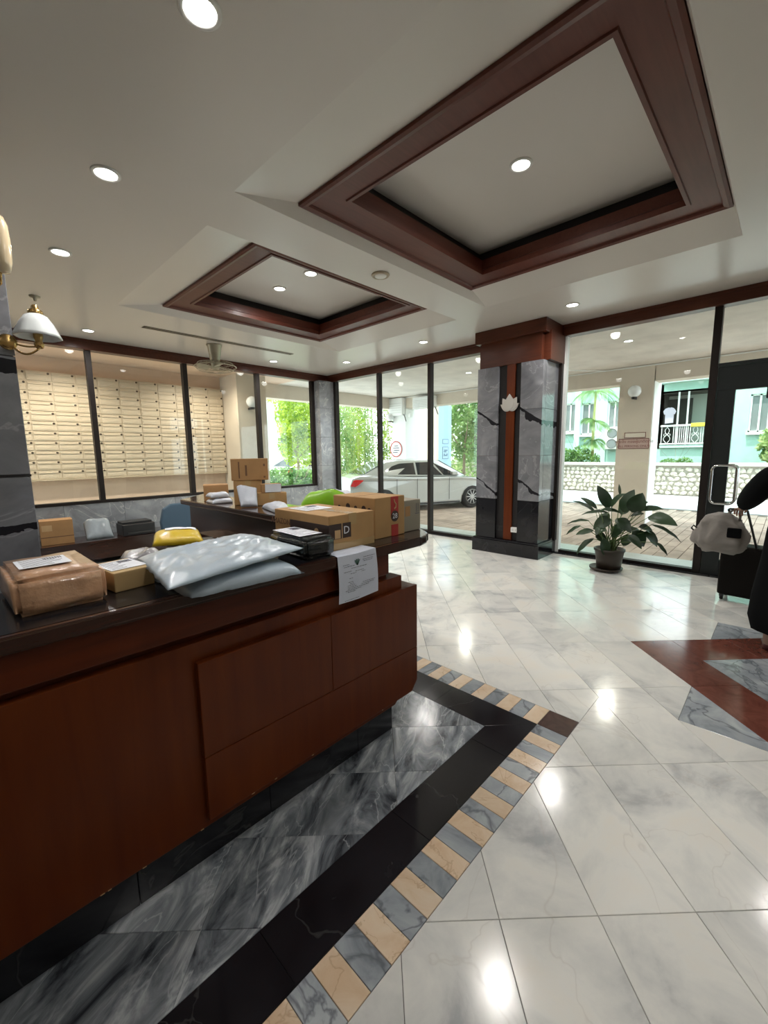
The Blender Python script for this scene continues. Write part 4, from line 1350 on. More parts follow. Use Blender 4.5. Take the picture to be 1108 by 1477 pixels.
# ------------------------------------------------------------------ potted plant
pt = thing('potted_plant', 'potted broad leaved green plant in a dark pot by the window', 'plant', (5.64, 1.53, 0))
MB().lathe([(.165, .012), (.185, .022), (.190, .045), (.182, .045), (.165, .03), (.02, .03)], (0, .03, 0), 28).build('saucer', M['pot_brown'], pt, smooth=True)
MB().lathe([(.10, .03), (.135, .035), (.150, .16), (.165, .255), (.175, .258), (.176, .285), (.160, .285), (.150, .255), (.02, .25)], (0, 0, 0), 28).build('pot', M['pot_brown'], pt, smooth=True)
MB().lathe([(.150, .255), (.10, .262), (.01, .268)], (0, 0, 0), 16).build('soil', M['soil'], pt)
LV = [(5.57,1.54,.79, 5.52,1.66,1.07, .141),(5.66,1.71,.71, 5.70,2.01,.88, .061),(5.61,1.69,.77, 5.59,1.88,.92, .070),(5.58,1.55,.74, 5.55,1.86,.73, .061),
(5.62,1.78,.61, 5.63,2.07,.57, .047),(5.59,1.87,.54, 5.56,2.05,.42, .047),(5.56,1.70,.50, 5.50,1.90,.45, .080),(5.55,1.69,.40, 5.49,1.90,.20, .094),
(5.65,1.40,.74, 5.67,1.33,1.03, .164),(5.59,1.30,.76, 5.57,1.20,.99, .20),(5.50,1.50,.78, 5.39,1.38,1.01, .141),(5.70,1.23,.78, 5.77,1.02,.83, .084),
(5.53,1.12,.73, 5.44,.83,.71, .164),(5.72,1.12,.62, 5.82,.80,.47, .060),(5.66,1.30,.52, 5.70,1.15,.36, .187),(5.68,1.18,.53, 5.75,1.02,.37, .141),
(5.60,1.04,.44, 5.57,.90,.32, .045),(5.58,1.50,.65, 5.54,1.72,.54, .187),(5.60,1.50,.43, 5.58,1.34,.67, .141),(5.50,1.57,.42, 5.47,1.51,.21, .129),
(5.69,1.24,.58, 5.77,1.08,.52, .141),(5.68,1.24,.85, 5.75,1.17,.89, .045),(5.65,1.45,.94, 5.69,1.48,1.09, .033),(5.64,1.70,.44, 5.65,1.57,.38, .117),
(5.71,1.40,.32, 5.81,1.34,.47, .117),(5.48,1.43,.69, 5.34,1.24,.59, .141),(5.57,1.17,.76, 5.52,1.30,.74, .070),(5.53,1.30,.50, 5.44,1.14,.39, .094),
(5.52,1.63,.77, 5.42,1.39,.80, .07),(5.75,1.60,.60,5.88,1.72,.70,.13),(5.74,1.45,.70,5.90,1.40,.86,.14),(5.76,1.35,.50,5.92,1.25,.52,.13),(5.48,1.55,.55,5.32,1.60,.52,.13)]
rl = random.Random(3)
po = Vector((5.64, 1.53, 0))
for (a, b, c, d, e, f, w) in LV:
    A, B = Vector((a, b, c)), Vector((d, e, f))
    ax_ = (B-A); L_ = ax_.length; ax_.normalize()
    view = (Vector((0, 0, 1.5))-(A+B)/2).normalized()
    nrm = (Vector((0, 0, 1))*.55+view*.6+Vector((rl.uniform(-.25, .25), rl.uniform(-.25, .25), 0)))
    nrm = (nrm-ax_*nrm.dot(ax_)).normalized()
    side = ax_.cross(nrm)
    m_ = MB(origin=po)
    N1 = 9
    g = []
    for i in range(N1+1):
        s_ = i/N1
        hw = w/2*math.sin(PI*s_**.85)**.75 if 0 < s_ < 1 else .0015
        bend = -.18*L_*(s_-.0)**2+.05*L_*math.sin(PI*s_)
        row = []
        for q in (-1, -.5, 0, .5, 1):
            p = A+ax_*(L_*s_)+side*(hw*q)+nrm*(bend+abs(q)*hw*.28+.004*math.sin(14*s_+q*3))
            row.append(m_.v(p))
        g.append(row)
    for i in range(N1):
        for j in range(4):
            m_.face([g[i][j], g[i+1][j], g[i+1][j+1], g[i][j+1]])
    leaf = m_.build('leaf', M['leaf_dark'], pt, smooth=True)
    root = po+Vector((rl.uniform(-.07, .07), rl.uniform(-.07, .07), .26))
    mid = root*.35+A*.65+Vector((0, 0, .03))
    MB(origin=po).tube([root, root*.7+mid*.3+Vector((0, 0, .05)), mid, A+ax_*.01], [.006, .0055, .005, .003], 6).build('stem', M['stem_green'], leaf, smooth=True)

# ------------------------------------------------------------------ person, bag, suitcase at the door
def skin(name, joints, edges, radii, mat, parent, sub=2, origin=(0, 0, 0), root=0):
    me = bpy.data.meshes.new(name)
    o_ = Vector(origin)
    me.from_pydata([Vector(j)-o_ for j in joints], edges, [])
    o = bpy.data.objects.new(name, me)
    COL.objects.link(o)
    sk = o.modifiers.new('skin', 'SKIN')
    sv = me.skin_vertices[0].data
    for i, r_ in enumerate(radii):
        sv[i].radius = r_ if isinstance(r_, tuple) else (r_, r_)
        sv[i].use_root = (i == root)
    sb = o.modifiers.new('sub', 'SUBSURF'); sb.levels = sub; sb.render_levels = sub
    dg = bpy.context.evaluated_depsgraph_get()
    res = bpy.data.meshes.new_from_object(o.evaluated_get(dg))
    bpy.data.objects.remove(o)
    for p in res.polygons: p.use_smooth = True
    res.materials.clear()
    return link_mesh(name, res, mat, parent)
bp_ = (4.28, -.14, 0)
ps = thing('person', 'person in long black clothing holding a pale bag over a suitcase at the door', 'person', bp_)
P_ = Vector(bp_)
# body: pelvis root, facing +x (towards the door), left arm forward and out to +y
J = {
 'pelvis': (4.28, -.14, .90), 'waist': (4.29, -.14, 1.06), 'chest': (4.32, -.13, 1.24), 'neckb': (4.34, -.12, 1.38), 'neck': (4.36, -.12, 1.46),
 'headb': (4.38, -.12, 1.53), 'head': (4.385, -.12, 1.60), 'headt': (4.38, -.12, 1.66),
 'lsh': (4.34, .045, 1.345), 'lel': (4.50, .175, 1.13), 'lwr': (4.70, .255, 1.00), 'lpa': (4.765, .275, .975),
 'rsh': (4.32, -.29, 1.345), 'rel': (4.36, -.36, 1.07), 'rwr': (4.46, -.36, .86), 'rpa': (4.49, -.355, .79),
 'lhp': (4.27, -.045, .86), 'lkn': (4.24, -.03, .48), 'lan': (4.12, -.005, .10), 'lhl': (4.085, -.005, .05), 'lto': (4.27, .0, .030),
 'rhp': (4.29, -.235, .86), 'rkn': (4.42, -.25, .48), 'ran': (4.40, -.26, .09), 'rhl': (4.37, -.26, .045), 'rto': (4.56, -.27, .030)}
names = list(J)
E_ = [('pelvis', 'waist'), ('waist', 'chest'), ('chest', 'neckb'), ('neckb', 'neck'), ('neck', 'headb'), ('headb', 'head'), ('head', 'headt'),
      ('neckb', 'lsh'), ('lsh', 'lel'), ('lel', 'lwr'), ('lwr', 'lpa'), ('neckb', 'rsh'), ('rsh', 'rel'), ('rel', 'rwr'), ('rwr', 'rpa'),
      ('pelvis', 'lhp'), ('lhp', 'lkn'), ('lkn', 'lan'), ('lan', 'lto'), ('pelvis', 'rhp'), ('rhp', 'rkn'), ('rkn', 'ran'), ('ran', 'rto')]
names = [n for n in names if n not in ('lhl', 'rhl')]
rad = {'pelvis': (.15, .12), 'waist': (.125, .10), 'chest': (.15, .11), 'neckb': (.08, .07), 'neck': .048, 'headb': .07, 'head': .085, 'headt': .06,
       'lsh': .058, 'lel': .042, 'lwr': .028, 'lpa': .026, 'rsh': .058, 'rel': .042, 'rwr': .028, 'rpa': .026,
       'lhp': .09, 'lkn': .056, 'lan': .034, 'lto': .030, 'rhp': .09, 'rkn': .056, 'ran': .034, 'rto': .030}
skin('body', [J[n] for n in names], [(names.index(a), names.index(b)) for a, b in E_], [rad[n] for n in names], M['skin'], ps, origin=bp_)
# hands: five fingers each, left one curled round the suitcase handle
def hand(palm, fwd, side, upv, curl, left):
    f, s_, u = Vector(fwd).normalized(), Vector(side).normalized(), Vector(upv).normalized()
    p0 = Vector(palm)
    for k, (off, ln) in enumerate(((-.027, .062), (-.009, .072), (.009, .067), (.026, .052))):
        b0 = p0+f*.01+s_*off
        b1 = b0+f*(.034)
        d2 = (f*math.cos(curl)-u*math.sin(curl)); d3 = (f*math.cos(curl*2)-u*math.sin(curl*2))
        b2 = b1+d2*ln*.55; b3 = b2+d3*ln*.5
        skin('finger', [b0, b1, b2, b3], [(0, 1), (1, 2), (2, 3)], [.010, .0095, .0085, .007], M['skin'], ps, sub=1, origin=bp_)
    t0 = p0-s_*.022-f*.01; t1 = t0-s_*.022+f*.022-u*.01; t2 = t1+f*.026-u*.018+s_*.006
    skin('thumb', [t0, t1, t2], [(0, 1), (1, 2)], [.011, .010, .008], M['skin'], ps, sub=1, origin=bp_)
hand(J['lpa'], (.6, .15, -.15), (0, 1, 0), (0, 0, 1), 1.0, True)
hand(J['rpa'], (.15, 0, -.9), (0, 1, 0), (1, 0, 0), .35, False)
# long coat and skirt as one draped shell, sleeves
def ring(c, rx, ry, z, n=28, wob=.0, ph=0):
    return [(c[0]+rx*(1+wob*math.sin(7*2*PI*i/n+ph))*math.cos(2*PI*i/n), c[1]+ry*(1+wob*math.sin(7*2*PI*i/n+ph))*math.sin(2*PI*i/n), z) for i in range(n)]
m_ = MB(origin=bp_)
m_.loft([ring((4.28, -.13), .27, .25, .13, wob=.05), ring((4.28, -.12), .265, .265, .22, wob=.045), ring((4.28, -.13), .25, .265, .40, wob=.04), ring((4.28, -.14), .215, .245, .65, wob=.03),
         ring((4.28, -.14), .185, .225, .88, wob=.015), ring((4.29, -.14), .160, .195, 1.05), ring((4.31, -.13), .165, .205, 1.20),
         ring((4.33, -.125), .150, .205, 1.32), ring((4.335, -.12), .115, .165, 1.39), ring((4.35, -.12), .075, .085, 1.435), ring((4.36, -.12), .066, .070, 1.47)], cap=False)
m_.build('long_coat', M['cloth_black'], ps, smooth=True)
skin('sleeve', [(4.33, .02, 1.335), (4.41, .12, 1.235), (4.49, .18, 1.13), (4.60, .225, 1.06), (4.69, .255, 1.005)], [(0, 1), (1, 2), (2, 3), (3, 4)], [.10, .098, .092, .078, .056], M['cloth_black'], ps, origin=bp_)
skin('sleeve', [(4.32, -.26, 1.335), (4.34, -.33, 1.2), (4.36, -.36, 1.07), (4.42, -.362, .95), (4.45, -.362, .88)], [(0, 1), (1, 2), (2, 3), (3, 4)], [.085, .080, .072, .058, .048], M['cloth_black'], ps, origin=bp_)
# head with face and a black headscarf-like hair mass
hd = Vector((4.40, -.12, 1.585))
m_ = MB(origin=bp_)
bmesh.ops.create_icosphere(m_.bm, subdivisions=3, radius=1)
for v in m_.bm.verts:
    c = v.co.copy()
    v.co = (hd-P_)+Vector((c.x*.095-(.006 if c.z < -.4 else 0), c.y*.076*(1-.18*max(0, -c.z)), c.z*.118))
    if c.x > .8 and -.35 < c.z < .15 and abs(c.y) < .22: v.co.x += .014*(1-abs(c.y)/.22)
m_.build('head', M['skin'], ps, smooth=True)
for s in (-1, 1):
    m_ = MB(origin=bp_); m_.lathe([(.002, -.003), (.011, 0), (.002, .004)], (hd.x+.083, hd.y+s*.030, hd.z+.010), 12, axis='x'); m_.build('eye', M['hair_black'], ps, smooth=True)
    m_ = MB(origin=bp_); m_.lathe([(.004, -.010), (.024, -.004), (.026, .004), (.006, .008)], (hd.x-.005, hd.y+s*.074, hd.z-.005), 14, axis='y'); m_.build('ear', M['skin'], ps, smooth=True)
m_ = MB(origin=bp_); m_.box(hd.x+.080, hd.x+.089, hd.y-.022, hd.y+.022, hd.z-.056, hd.z-.048); m_.build('mouth', M['shoe_red'], ps, bevel=.003)
m_ = MB(origin=bp_)
bmesh.ops.create_icosphere(m_.bm, subdivisions=3, radius=1)
for v in m_.bm.verts:
    c = v.co.copy()
    fx_ = .108 if c.x < 0 else .075
    v.co = (hd-P_)+Vector((c.x*fx_-.022, c.y*.092, c.z*.132+.018-(.10*max(0, -c.x)*max(0, -c.z))))
m_.build('hair', M['hair_black'], ps, smooth=True)
for (hx, hy, tx, ty) in ((4.085, -.005, 4.30, .0), (4.37, -.26, 4.585, -.27)):
    rr_ = []
    for k, (s_, w_, h_) in enumerate(((0, .030, .055), (.15, .036, .062), (.45, .038, .055), (.8, .045, .040), (1.0, .030, .022))):
        cx_, cy_ = hx+(tx-hx)*s_, hy+(ty-hy)*s_
        rr_.append([(cx_, cy_+w_*math.cos(a*PI/6), max(0.002, h_*.5+.004+h_*.55*math.sin(a*PI/6))) for a in range(12)])
    m_ = MB(origin=bp_); m_.loft(rr_); m_.build('shoe', M['shoe_red'], ps, smooth=True)
for (x, y) in ((4.115, -.005), (4.40, -.26)):
    m_ = MB(origin=bp_); m_.lathe([(.036, .05), (.038, .11), (.045, .19)], (x, y, 0), 16, cap=False); m_.build('sock', M['sock_tan'], ps, smooth=True)

sc = thing('suitcase', 'dark upright suitcase on small wheels beside the glass door', 'suitcase', (5.33, .20, 0), -.12)
MB().box(-.12, .12, -.21, .21, .055, .56).build('shell', M['case_brown'], sc, bevel=.03, seg=3)
MB().box(-.002, .002, -.212, .212, .053, .562).build('zip_line', M['trim_black'], sc, bevel=.001, seg=1)
for x in (-.09, .09):
    for y in (-.17, .17):
        MB().lathe([(.024, -.012), (.027, -.008), (.027, .008), (.024, .012)], (x, y, .0275), 16, axis='y').build('wheel', M['tyre'], sc, smooth=True)
        MB().box(x-.02, x+.02, y-.018, y+.018, .035, .062).build('wheel_bracket', M['trim_black'], sc, bevel=.004)
MB().tube([(-.10, -.06, .55), (-.52, -.035, .955), (-.535, -.025, .965), (-.535, .085, .965), (-.52, .095, .955), (-.10, .06, .55)], .010, 8).build('pull_handle', M['trim_black'], sc, smooth=True)

# soft pale bag hanging from the handle over the case
bg = thing('shoulder_bag', 'pale slouchy cloth bag resting against the suitcase handle', 'bag', (4.86, .40, .56))
m_ = MB()
bmesh.ops.create_icosphere(m_.bm, subdivisions=4, radius=1)
for v in m_.bm.verts:
    c = v.co.copy()
    zz = c.z
    wid = .19*(1-.25*max(0, zz))
    n1 = noise.noise(Vector((c.x*2.2, c.y*2.2, c.z*2.6)))
    n2 = abs(noise.noise(Vector((c.x*4, c.y*4+c.z*2, c.z*3+4))))
    sx_ = math.copysign(abs(c.x)**.8, c.x); sy_ = math.copysign(abs(c.y)**.75, c.y); sz_ = math.copysign(abs(zz)**.7, zz)
    v.co = Vector((sx_*.10, sy_*wid*(1.0+.12*(zz < 0)), .17+sz_*.19))*(1)+Vector((c.x, c.y, c.z))*(n1*.03-n2*.035)
m_.build('bag_body', M['bag_cloth'], bg, smooth=True)
MB().tube([(0, -.12, .27), (-.03, -.13, .36), (-.06, -.12, .42), (-.03, -.08, .40), (0, .0, .31)], .010, 8).build('strap', M['bag_cloth'], bg, smooth=True)
MB().box(-.105, -.075, -.15, -.05, .15, .24).build('pocket', M['cloth_black'], bg, bevel=.012)
MB().tube([(-.02, .17, .20), (-.05, .20, .23), (-.04, .215, .20), (-.02, .18, .16)], .008, 6).build('buckle_strap', M['black_plastic'], bg, smooth=True)

# ------------------------------------------------------------------ white sedan outside
car_o = Vector((9.90, 8.13, ZO))
car = thing('white_sedan', 'white sedan parked under the carport, seen through the far windows', 'car', car_o, math.atan2(-.42, .905))
# profile (x forward, z up), wheels at -1.40 and +1.40
WR = .335
def body_profile(inset=0.0):
    pts = []
    top = [(-2.32, .52), (-2.34, .80), (-2.28, .98), (-2.10, 1.045), (-1.75, 1.06), (-1.2, 1.02), (-.5, .985), (.3, .965), (.95, .96), (1.35, .93), (1.8, .86), (2.15, .75), (2.32, .60), (2.36, .42)]
    bot = [(2.30, .24), (1.98, .20)]
    pts += top + bot
    for k in range(0, 9):
        a = k/8*PI
        pts.append((1.40+.38*math.cos(a), .20+max(0, .36*math.sin(a)+.12*math.sin(a))))
    pts += [(.8, .17), (-.8, .17)]
    for k in range(0, 9):
        a = k/8*PI
        pts.append((-1.40+.38*math.cos(a), .20+max(0, .36*math.sin(a)+.12*math.sin(a))))
    pts += [(-1.98, .21), (-2.26, .28)]
    return pts
prof = body_profile()
rings = []
for y, sx_, sz_ in ((-.88, .975, .90), (-.905, .99, .95), (-.90, 1.0, .985), (-.80, 1.0, 1.0), (0, 1.012, 1.015), (.80, 1.0, 1.0), (.90, 1.0, .985), (.905, .99, .95), (.88, .975, .90)):
    r_ = []
    for x, z in prof:
        zz = z if z < .6 else .6+(z-.6)*(1-(1-sz_)*3.2)
        taper = 1-.10*max(0, (abs(x)-1.6)/.76)**2
        r_.append((x*sx_ if abs(x) > 1.9 else x, y*taper, zz))
    rings.append(r_)
MB().loft(rings).build('car_body', M['car_paint'], car, smooth=False)
# greenhouse
def gh(z, inset):
    return None
bot = [(-2.00, 1.02), (1.22, .955)]
G0 = [(-1.98, .74, 1.03), (-1.55, .84, 1.03), (.95, .84, .955), (1.28, .70, .95)]
G1 = [(-1.22, .60, 1.385), (-.95, .64, 1.41), (.10, .645, 1.43), (.42, .60, 1.405)]
G2 = [(-1.05, .45, 1.425), (-.80, .46, 1.45), (.05, .46, 1.465), (.25, .42, 1.44)]
def full(G): return [(x, -y, z) for x, y, z in G]+[(x, y, z) for x, y, z in reversed(G)]
MB().loft([full(G0), full(G1), full(G2)]).build('cabin', M['car_paint'], car, bevel=.02, seg=2, smooth=True)
def side_pt(x, z, s, off=.006):
    # on the slanted side of the cabin
    y = .84-(z-.99)*(.84-.645)/(1.42-.99)
    return (x, s*(y+off), z)
for s in (-1, 1):
    for wpts in ([(-1.42, 1.065), (-.42, 1.035), (-.42, 1.365), (-.86, 1.35), (-1.10, 1.28)], [(-.36, 1.03), (.42, 1.0), (.08, 1.375), (-.36, 1.37)], [(.47, 1.0), (.98, .985), (.20, 1.345)], ):
        MB().extrude([side_pt(x, z, s, .010) for x, z in wpts], (0, -s*.014, 0)).build('side_window', M['car_glass'], car)
# windscreens
def quad4(a, b, c, d, off):
    n = (Vector(b)-Vector(a)).cross(Vector(d)-Vector(a)).normalized()
    return [Vector(p)+n*off for p in (a, b, c, d)]
q = [(-1.90, -.68, 1.06), (-1.90, .68, 1.06), (-1.27, .55, 1.375), (-1.27, -.55, 1.375)]
MB().extrude([(p[0]-.012, p[1], p[2]+.02) for p in q], (.006, 0, -.012)).build('rear_window', M['car_glass'], car)
q = [(1.20, -.66, .985), (1.20, .66, .985), (.46, .55, 1.395), (.46, -.55, 1.395)]
MB().extrude([(p[0]+.012, p[1], p[2]+.02) for p in q], (-.006, 0, -.012)).build('windscreen', M['car_glass'], car)
for wx in (-1.40, 1.40):
    for s in (-1, 1):
        w_ = MB().lathe([(.20, -.10), (WR-.015, -.105), (WR, -.08), (WR, .08), (WR-.015, .105), (.20, .10)], (wx, s*.79, WR), 32, axis='y').build('wheel', M['tyre'], car, smooth=True)
        MB().lathe([(.215, 0), (.225, .008), (.20, .012), (.195, .0)], (wx, s*.90, WR), 32, axis='y', cap=False).build('rim', M['rim_metal'], w_, smooth=True)
        MB().lathe([(.20, 0), (.20, .003)], (wx, s*.885, WR), 24, axis='y').build('brake_disc', M['arch_black'], w_)
        for k in range(10):
            a = 2*PI*k/10
            ca, sa = math.cos(a), math.sin(a)
            m_ = MB()
            m_.extrude([(wx+.03*ca-.014*sa, s*.893, WR+.03*sa+.014*ca), (wx+.205*ca-.010*sa, s*.893, WR+.205*sa+.010*ca), (wx+.205*ca+.010*sa, s*.893, WR+.205*sa-.010*ca), (wx+.03*ca+.014*sa, s*.893, WR+.03*sa-.014*ca)], (0, s*.012, 0))
            m_.build('spoke', M['rim_metal'], w_)
        MB().lathe([(.04, 0), (.035, s*.014)], (wx, s*.897, WR), 12, axis='y').build('hub', M['rim_metal'], w_)
        # dark lining of the wheel arch
    MB().box(wx-.37, wx+.37, -.70, .70, .20, .56).build('arch_lining', M['arch_black'], car)
for s in (-1, 1):
    MB().extrude([(-2.325, s*.80, .78), (-2.26, s*.80, .965), (-1.98, s*.885, .93), (-2.12, s*.885, .82), (-2.22, s*.87, .76)], (0, s*.022, 0)).build('tail_lamp', M['tail_red'], car, bevel=.006)
    MB().extrude([(2.26, s*.77, .60), (2.16, s*.80, .72), (1.88, s*.87, .80), (1.92, s*.87, .68)], (0, s*.020, 0)).build('head_lamp', M['window_grey'], car, bevel=.006)
    MB().box(.66, .84, min(s*.86, s*1.02), max(s*.86, s*1.02), 1.00, 1.10).build('side_mirror', M['car_paint'], car, bevel=.03, seg=3)
    for x in (-.62, .22):
        MB().box(x-.10, x+.10, min(s*.895, s*.918), max(s*.895, s*.918), .865, .887).build('door_handle', M['chrome'], car, bevel=.008)
    for x in (-1.02, -.40, .62):
        MB().box(x-.004, x+.004, min(s*.896, s*.9065), max(s*.896, s*.9065), .30, .93).build('door_seam', M['trim_black'], car)
    MB().box(-1.0, .98, min(s*.88, s*.908), max(s*.88, s*.908), .19, .235).build('sill_trim', M['trim_black'], car, bevel=.004)
    MB().box(-1.0, .98, min(s*.89, s*.911), max(s*.89, s*.911), .255, .268).build('chrome_strip', M['chrome'], car)
MB().box(-2.352, -2.30, -.26, .26, .62, .74).build('number_plate', M['white_paint'], car, bevel=.004)

# a second white car further off, behind the low garden wall
car2 = copy_tree(car)
car2['label'] = 'white car far off, beyond the window left of the marble corner column'
car2.location = (13.4, 18.2, ZO)
car2.rotation_euler = (0, 0, .15)
car['group'] = car2['group'] = 'white cars outside'

# ------------------------------------------------------------------ fittings on the columns
def globe_lamp(loc, label, face='x'):
    t = thing('globe_wall_lamp', label, 'outdoor lamp', loc, 0, 'globe lamps outdoors')
    m_ = MB()
    dx, dy = (-1, 0) if face == 'x' else (0, -1)
    bmesh.ops.create_uvsphere(m_.bm, u_segments=20, v_segments=12, radius=.13)
    for v in m_.bm.verts: v.co += Vector((dx*.16, dy*.16, .0))
    m_.build('globe', M['white_glass'], t, smooth=True)
    MB().lathe([(.05, -.14), (.055, -.10), (.05, -.08)], (dx*.16, dy*.16, -.02), 14).build('cap', M['black_plastic'], t, smooth=True)
    MB().box(min(dx*.16, 0)-.02, max(dx*.16, 0)+.02 if face != 'x' else -.001, min(dy*.16, 0)-.02, max(0, dy*.16)+.02 if face == 'x' else -.001, -.16, -.12).build('bracket', M['black_plastic'], t)
    return t
globe_lamp((XB-.021, 2.55, 2.74), 'globe lamp on the beige column behind the potted plant')
globe_lamp((5.0, 9.048, 2.68), 'globe lamp on the beige pier right of the mailboxes', face='y')
globe_lamp((XB-.022, 9.78, 2.67), 'globe lamp on the white column behind the sedan')
def sign(name, label, loc, w, h, mat, frame, lines=(), size=.07, cat='sign'):
    t = thing(name, label, cat, loc)
    MB().box(-.012, 0, -w/2, w/2, -h/2, h/2).build('board', M[mat], t, bevel=.002, seg=1)
    for (a, b, c, d) in ((-w/2, w/2, h/2-.012, h/2), (-w/2, w/2, -h/2, -h/2+.012), (-w/2, -w/2+.012, -h/2, h/2), (w/2-.012, w/2, -h/2, h/2)):
        MB().box(-.016, -.011, a, b, c, d).build('border', M[frame], t)
    for k, (s_, z, sz) in enumerate(lines):
        put_text(s_, sz, M[frame], t, (-.0135, 0, z), (0, -1, 0), (0, 0, 1))
    return t
sign('framed_notice', 'small cream notice with a dark border on the beige column', (XB-.022, 2.52, 1.81), .42, .12, 'sign_paper', 'maroon')
sign('thai_sign', 'wide pinkish sign with two lines of dark red Thai writing', (XB-.022, 2.54, 1.625), .60, .22, 'sign_pink', 'maroon',
     lines=(('จุดแจ้ง คอยผู้มาติดต่อ', .045, .085), ('(ALL PERSONS ONLY)', -.055, .068)))
t = thing('round_sign', 'round white sign with a red and dark border above the sedan', 'sign', (XB-.022, 9.64, 1.62))
MB().lathe([(.27, 0), (.27, -.015)], (0, 0, 0), 36, axis='x').build('disc', M['white_paint'], t)
MB().lathe([(.27, -.014), (.27, -.022), (.235, -.022), (.235, -.014)], (0, 0, 0), 36, axis='x', cap=False).build('border', M['tape_red'], t)
m_ = MB()
for k, (y0, y1, z) in enumerate(((-.10, .08, .11), (-.14, .13, .04), (-.15, .10, -.04), (-.08, .14, -.11))):
    m_.box(-.018, -.0151, y0, y1, z-.014, z+.014)
m_.build('symbol', M['ink'], t)
# signs on the daylit blue side of the far column (this face looks towards -y)
for (z, h, lab, ls) in ((1.90, .17, 'narrow pale blue notice on the daylit blue column side', ()), (1.47, .45, 'pale blue notice with dark lines below the narrow one', (('P', .10, .1),))):
    t = thing('blue_notice', lab, 'sign', (13.42, 9.584, z), 0, 'notices on the blue column side')
    MB().box(-.19, .19, -.012, 0, -h/2, h/2).build('board', M['sign_blue'], t)
    for (a, b, c, d) in ((-.19, .19, h/2-.012, h/2), (-.19, .19, -h/2, -h/2+.012), (-.19, -.178, -h/2, h/2), (.178, .19, -h/2, h/2)):
        MB().box(a, b, -.016, -.011, c, d).build('border', M['navy'], t)
    if h > .2:
        m_ = MB()
        for k, (a, b, zz) in enumerate(((-.10, .12, .10), (-.12, .05, .04), (-.12, -.03, -.05), (.05, .13, -.05), (-.12, .12, -.10))):
            m_.box(a, b, -.0155, -.0121, zz-.014, zz+.014)
        m_.build('symbol', M['navy'], t)
# air conditioner boxes up on the columns
def acbox(loc, w, d, h, label):
    t = thing('air_conditioner', label, 'air conditioner', loc, 0, 'boxes high on the far columns')
    MB().box(-d, 0, -w/2, w/2, -h/2, h/2).build('casing', M['white_paint'], t, bevel=.02)
    for k in range(5):
        MB().box(-d-.006, -d+.002, -w/2+.04, w/2-.04, -h*.35+k*h*.13, -h*.35+k*h*.13+.02).build('louvre', M['aluminium'], t)
    MB().tube([(-d*.5, -w/2, -h/2+.03), (-d*.5, -w/2-.05, -h/2-.06), (-.03, -w/2-.06, -h/2-.2)], .014, 6).build('pipe', M['trim_black'], t)
    return t
acbox((XB-.022, 9.53, 2.99), .60, .16, .56, 'tall cream box with a pipe high on the white column')
acbox((XB-.002, 8.36, 3.03), .80, .22, .36, 'long white air conditioner high on the beam above the sedan')
MB().box(XB-.16, XB-.05, 8.9, 8.98, 2.62, 2.74).build('camera_housing', M['white_paint'], so)

# ------------------------------------------------------------------ across the road: rubble planter wall
rw = thing('stone_planter', 'low rubble stone planter wall across the road', 'stone wall', (18.1, 0, ZO))
MB(origin=(18.1, 0, ZO)).box(18.16, 18.5, -12, 14, ZO-.05, .90).build('wall_core', M['mortar'], rw)
for k in range(13):
    MB(origin=(18.1, 0, ZO)).box(18.06, 18.58, -12+2*k+.004, -10+2*k-.004, .90, 1.0).build('coping_stone', M['cap_stone'], rw, bevel=.01)
m_ = MB(origin=(18.1, 0, ZO))
rs = random.Random(9)
base_ico = bmesh.new(); bmesh.ops.create_icosphere(base_ico, subdivisions=1, radius=1)
iv = [v.co.copy() for v in base_ico.verts]; ifc = [[v.index for v in f.verts] for f in base_ico.faces]; base_ico.free()
row = 0
z = ZO+.08
while z < .86:
    y = -12+(row % 2)*.1
    while y < 14:
        w = rs.uniform(.13, .27); h = rs.uniform(.075, .105)
        cy, cz_ = y+w/2, z+rs.uniform(-.02, .02)
        vs = []
        rot_ = rs.uniform(-.4, .4)
        for q in iv:
            k_ = 1+rs.uniform(-.28, .28)
            a_, b_ = q.y*w*.54*k_, q.z*h*k_
            vs.append(m_.v((18.16+q.x*.07*k_, cy+a_*math.cos(rot_)-b_*math.sin(rot_), cz_+a_*math.sin(rot_)+b_*math.cos(rot_))))
        for f in ifc: m_.face([vs[i] for i in f])
        y += w+.004
    z += .165
    row += 1
m_.build('rubble_stone', M['rubble'], rw, kind='stuff', recalc=False)
MB().box(18.52, 21.9, -12, 14, ZO, .80).build('planter_soil', M['soil'], gr)

# ------------------------------------------------------------------ mint apartment building
XF = 22.0
mt = thing('mint_building', 'mint green apartment building across the road with balconies', 'building', (XF, 0, ZO))
def B_(): return MB(origin=(XF, 0, ZO))
# wall built as pieces around the openings
def wallpiece(y0, y1, z0, z1, mat='mint', x0=XF, x1=XF+.3): B_().box(x0, x1, y0, y1, z0, z1).build('wall', M[mat], mt)
wallpiece(2.6, 4.2, ZO, 1.65)          # below balcony
wallpiece(2.6, 4.2, 3.87, 4.6)         # above it
wallpiece(4.2, 5.8, ZO, 9)
wallpiece(2.30, 2.6, ZO, 9, 'mint_light', x0=XF-.12)
wallpiece(5.8, 6.4, ZO, 2.5); wallpiece(5.8, 6.4, 3.75, 9)
wallpiece(6.4, 6.9, ZO, 9, 'mint_light', x0=XF-.1)
wallpiece(6.9, 7.6, ZO, 2.25); wallpiece(6.9, 7.6, 3.75, 9)
wallpiece(7.6, 7.85, ZO, 9, 'mint_light', x0=XF-.15)
wallpiece(7.85, 8.4, ZO, 2.4); wallpiece(7.85, 8.4, 3.8, 9)
wallpiece(8.4, 14, ZO, 9)
wallpiece(-2.6, .55, ZO, 2.0); wallpiece(-2.6, .55, 3.6, 9)
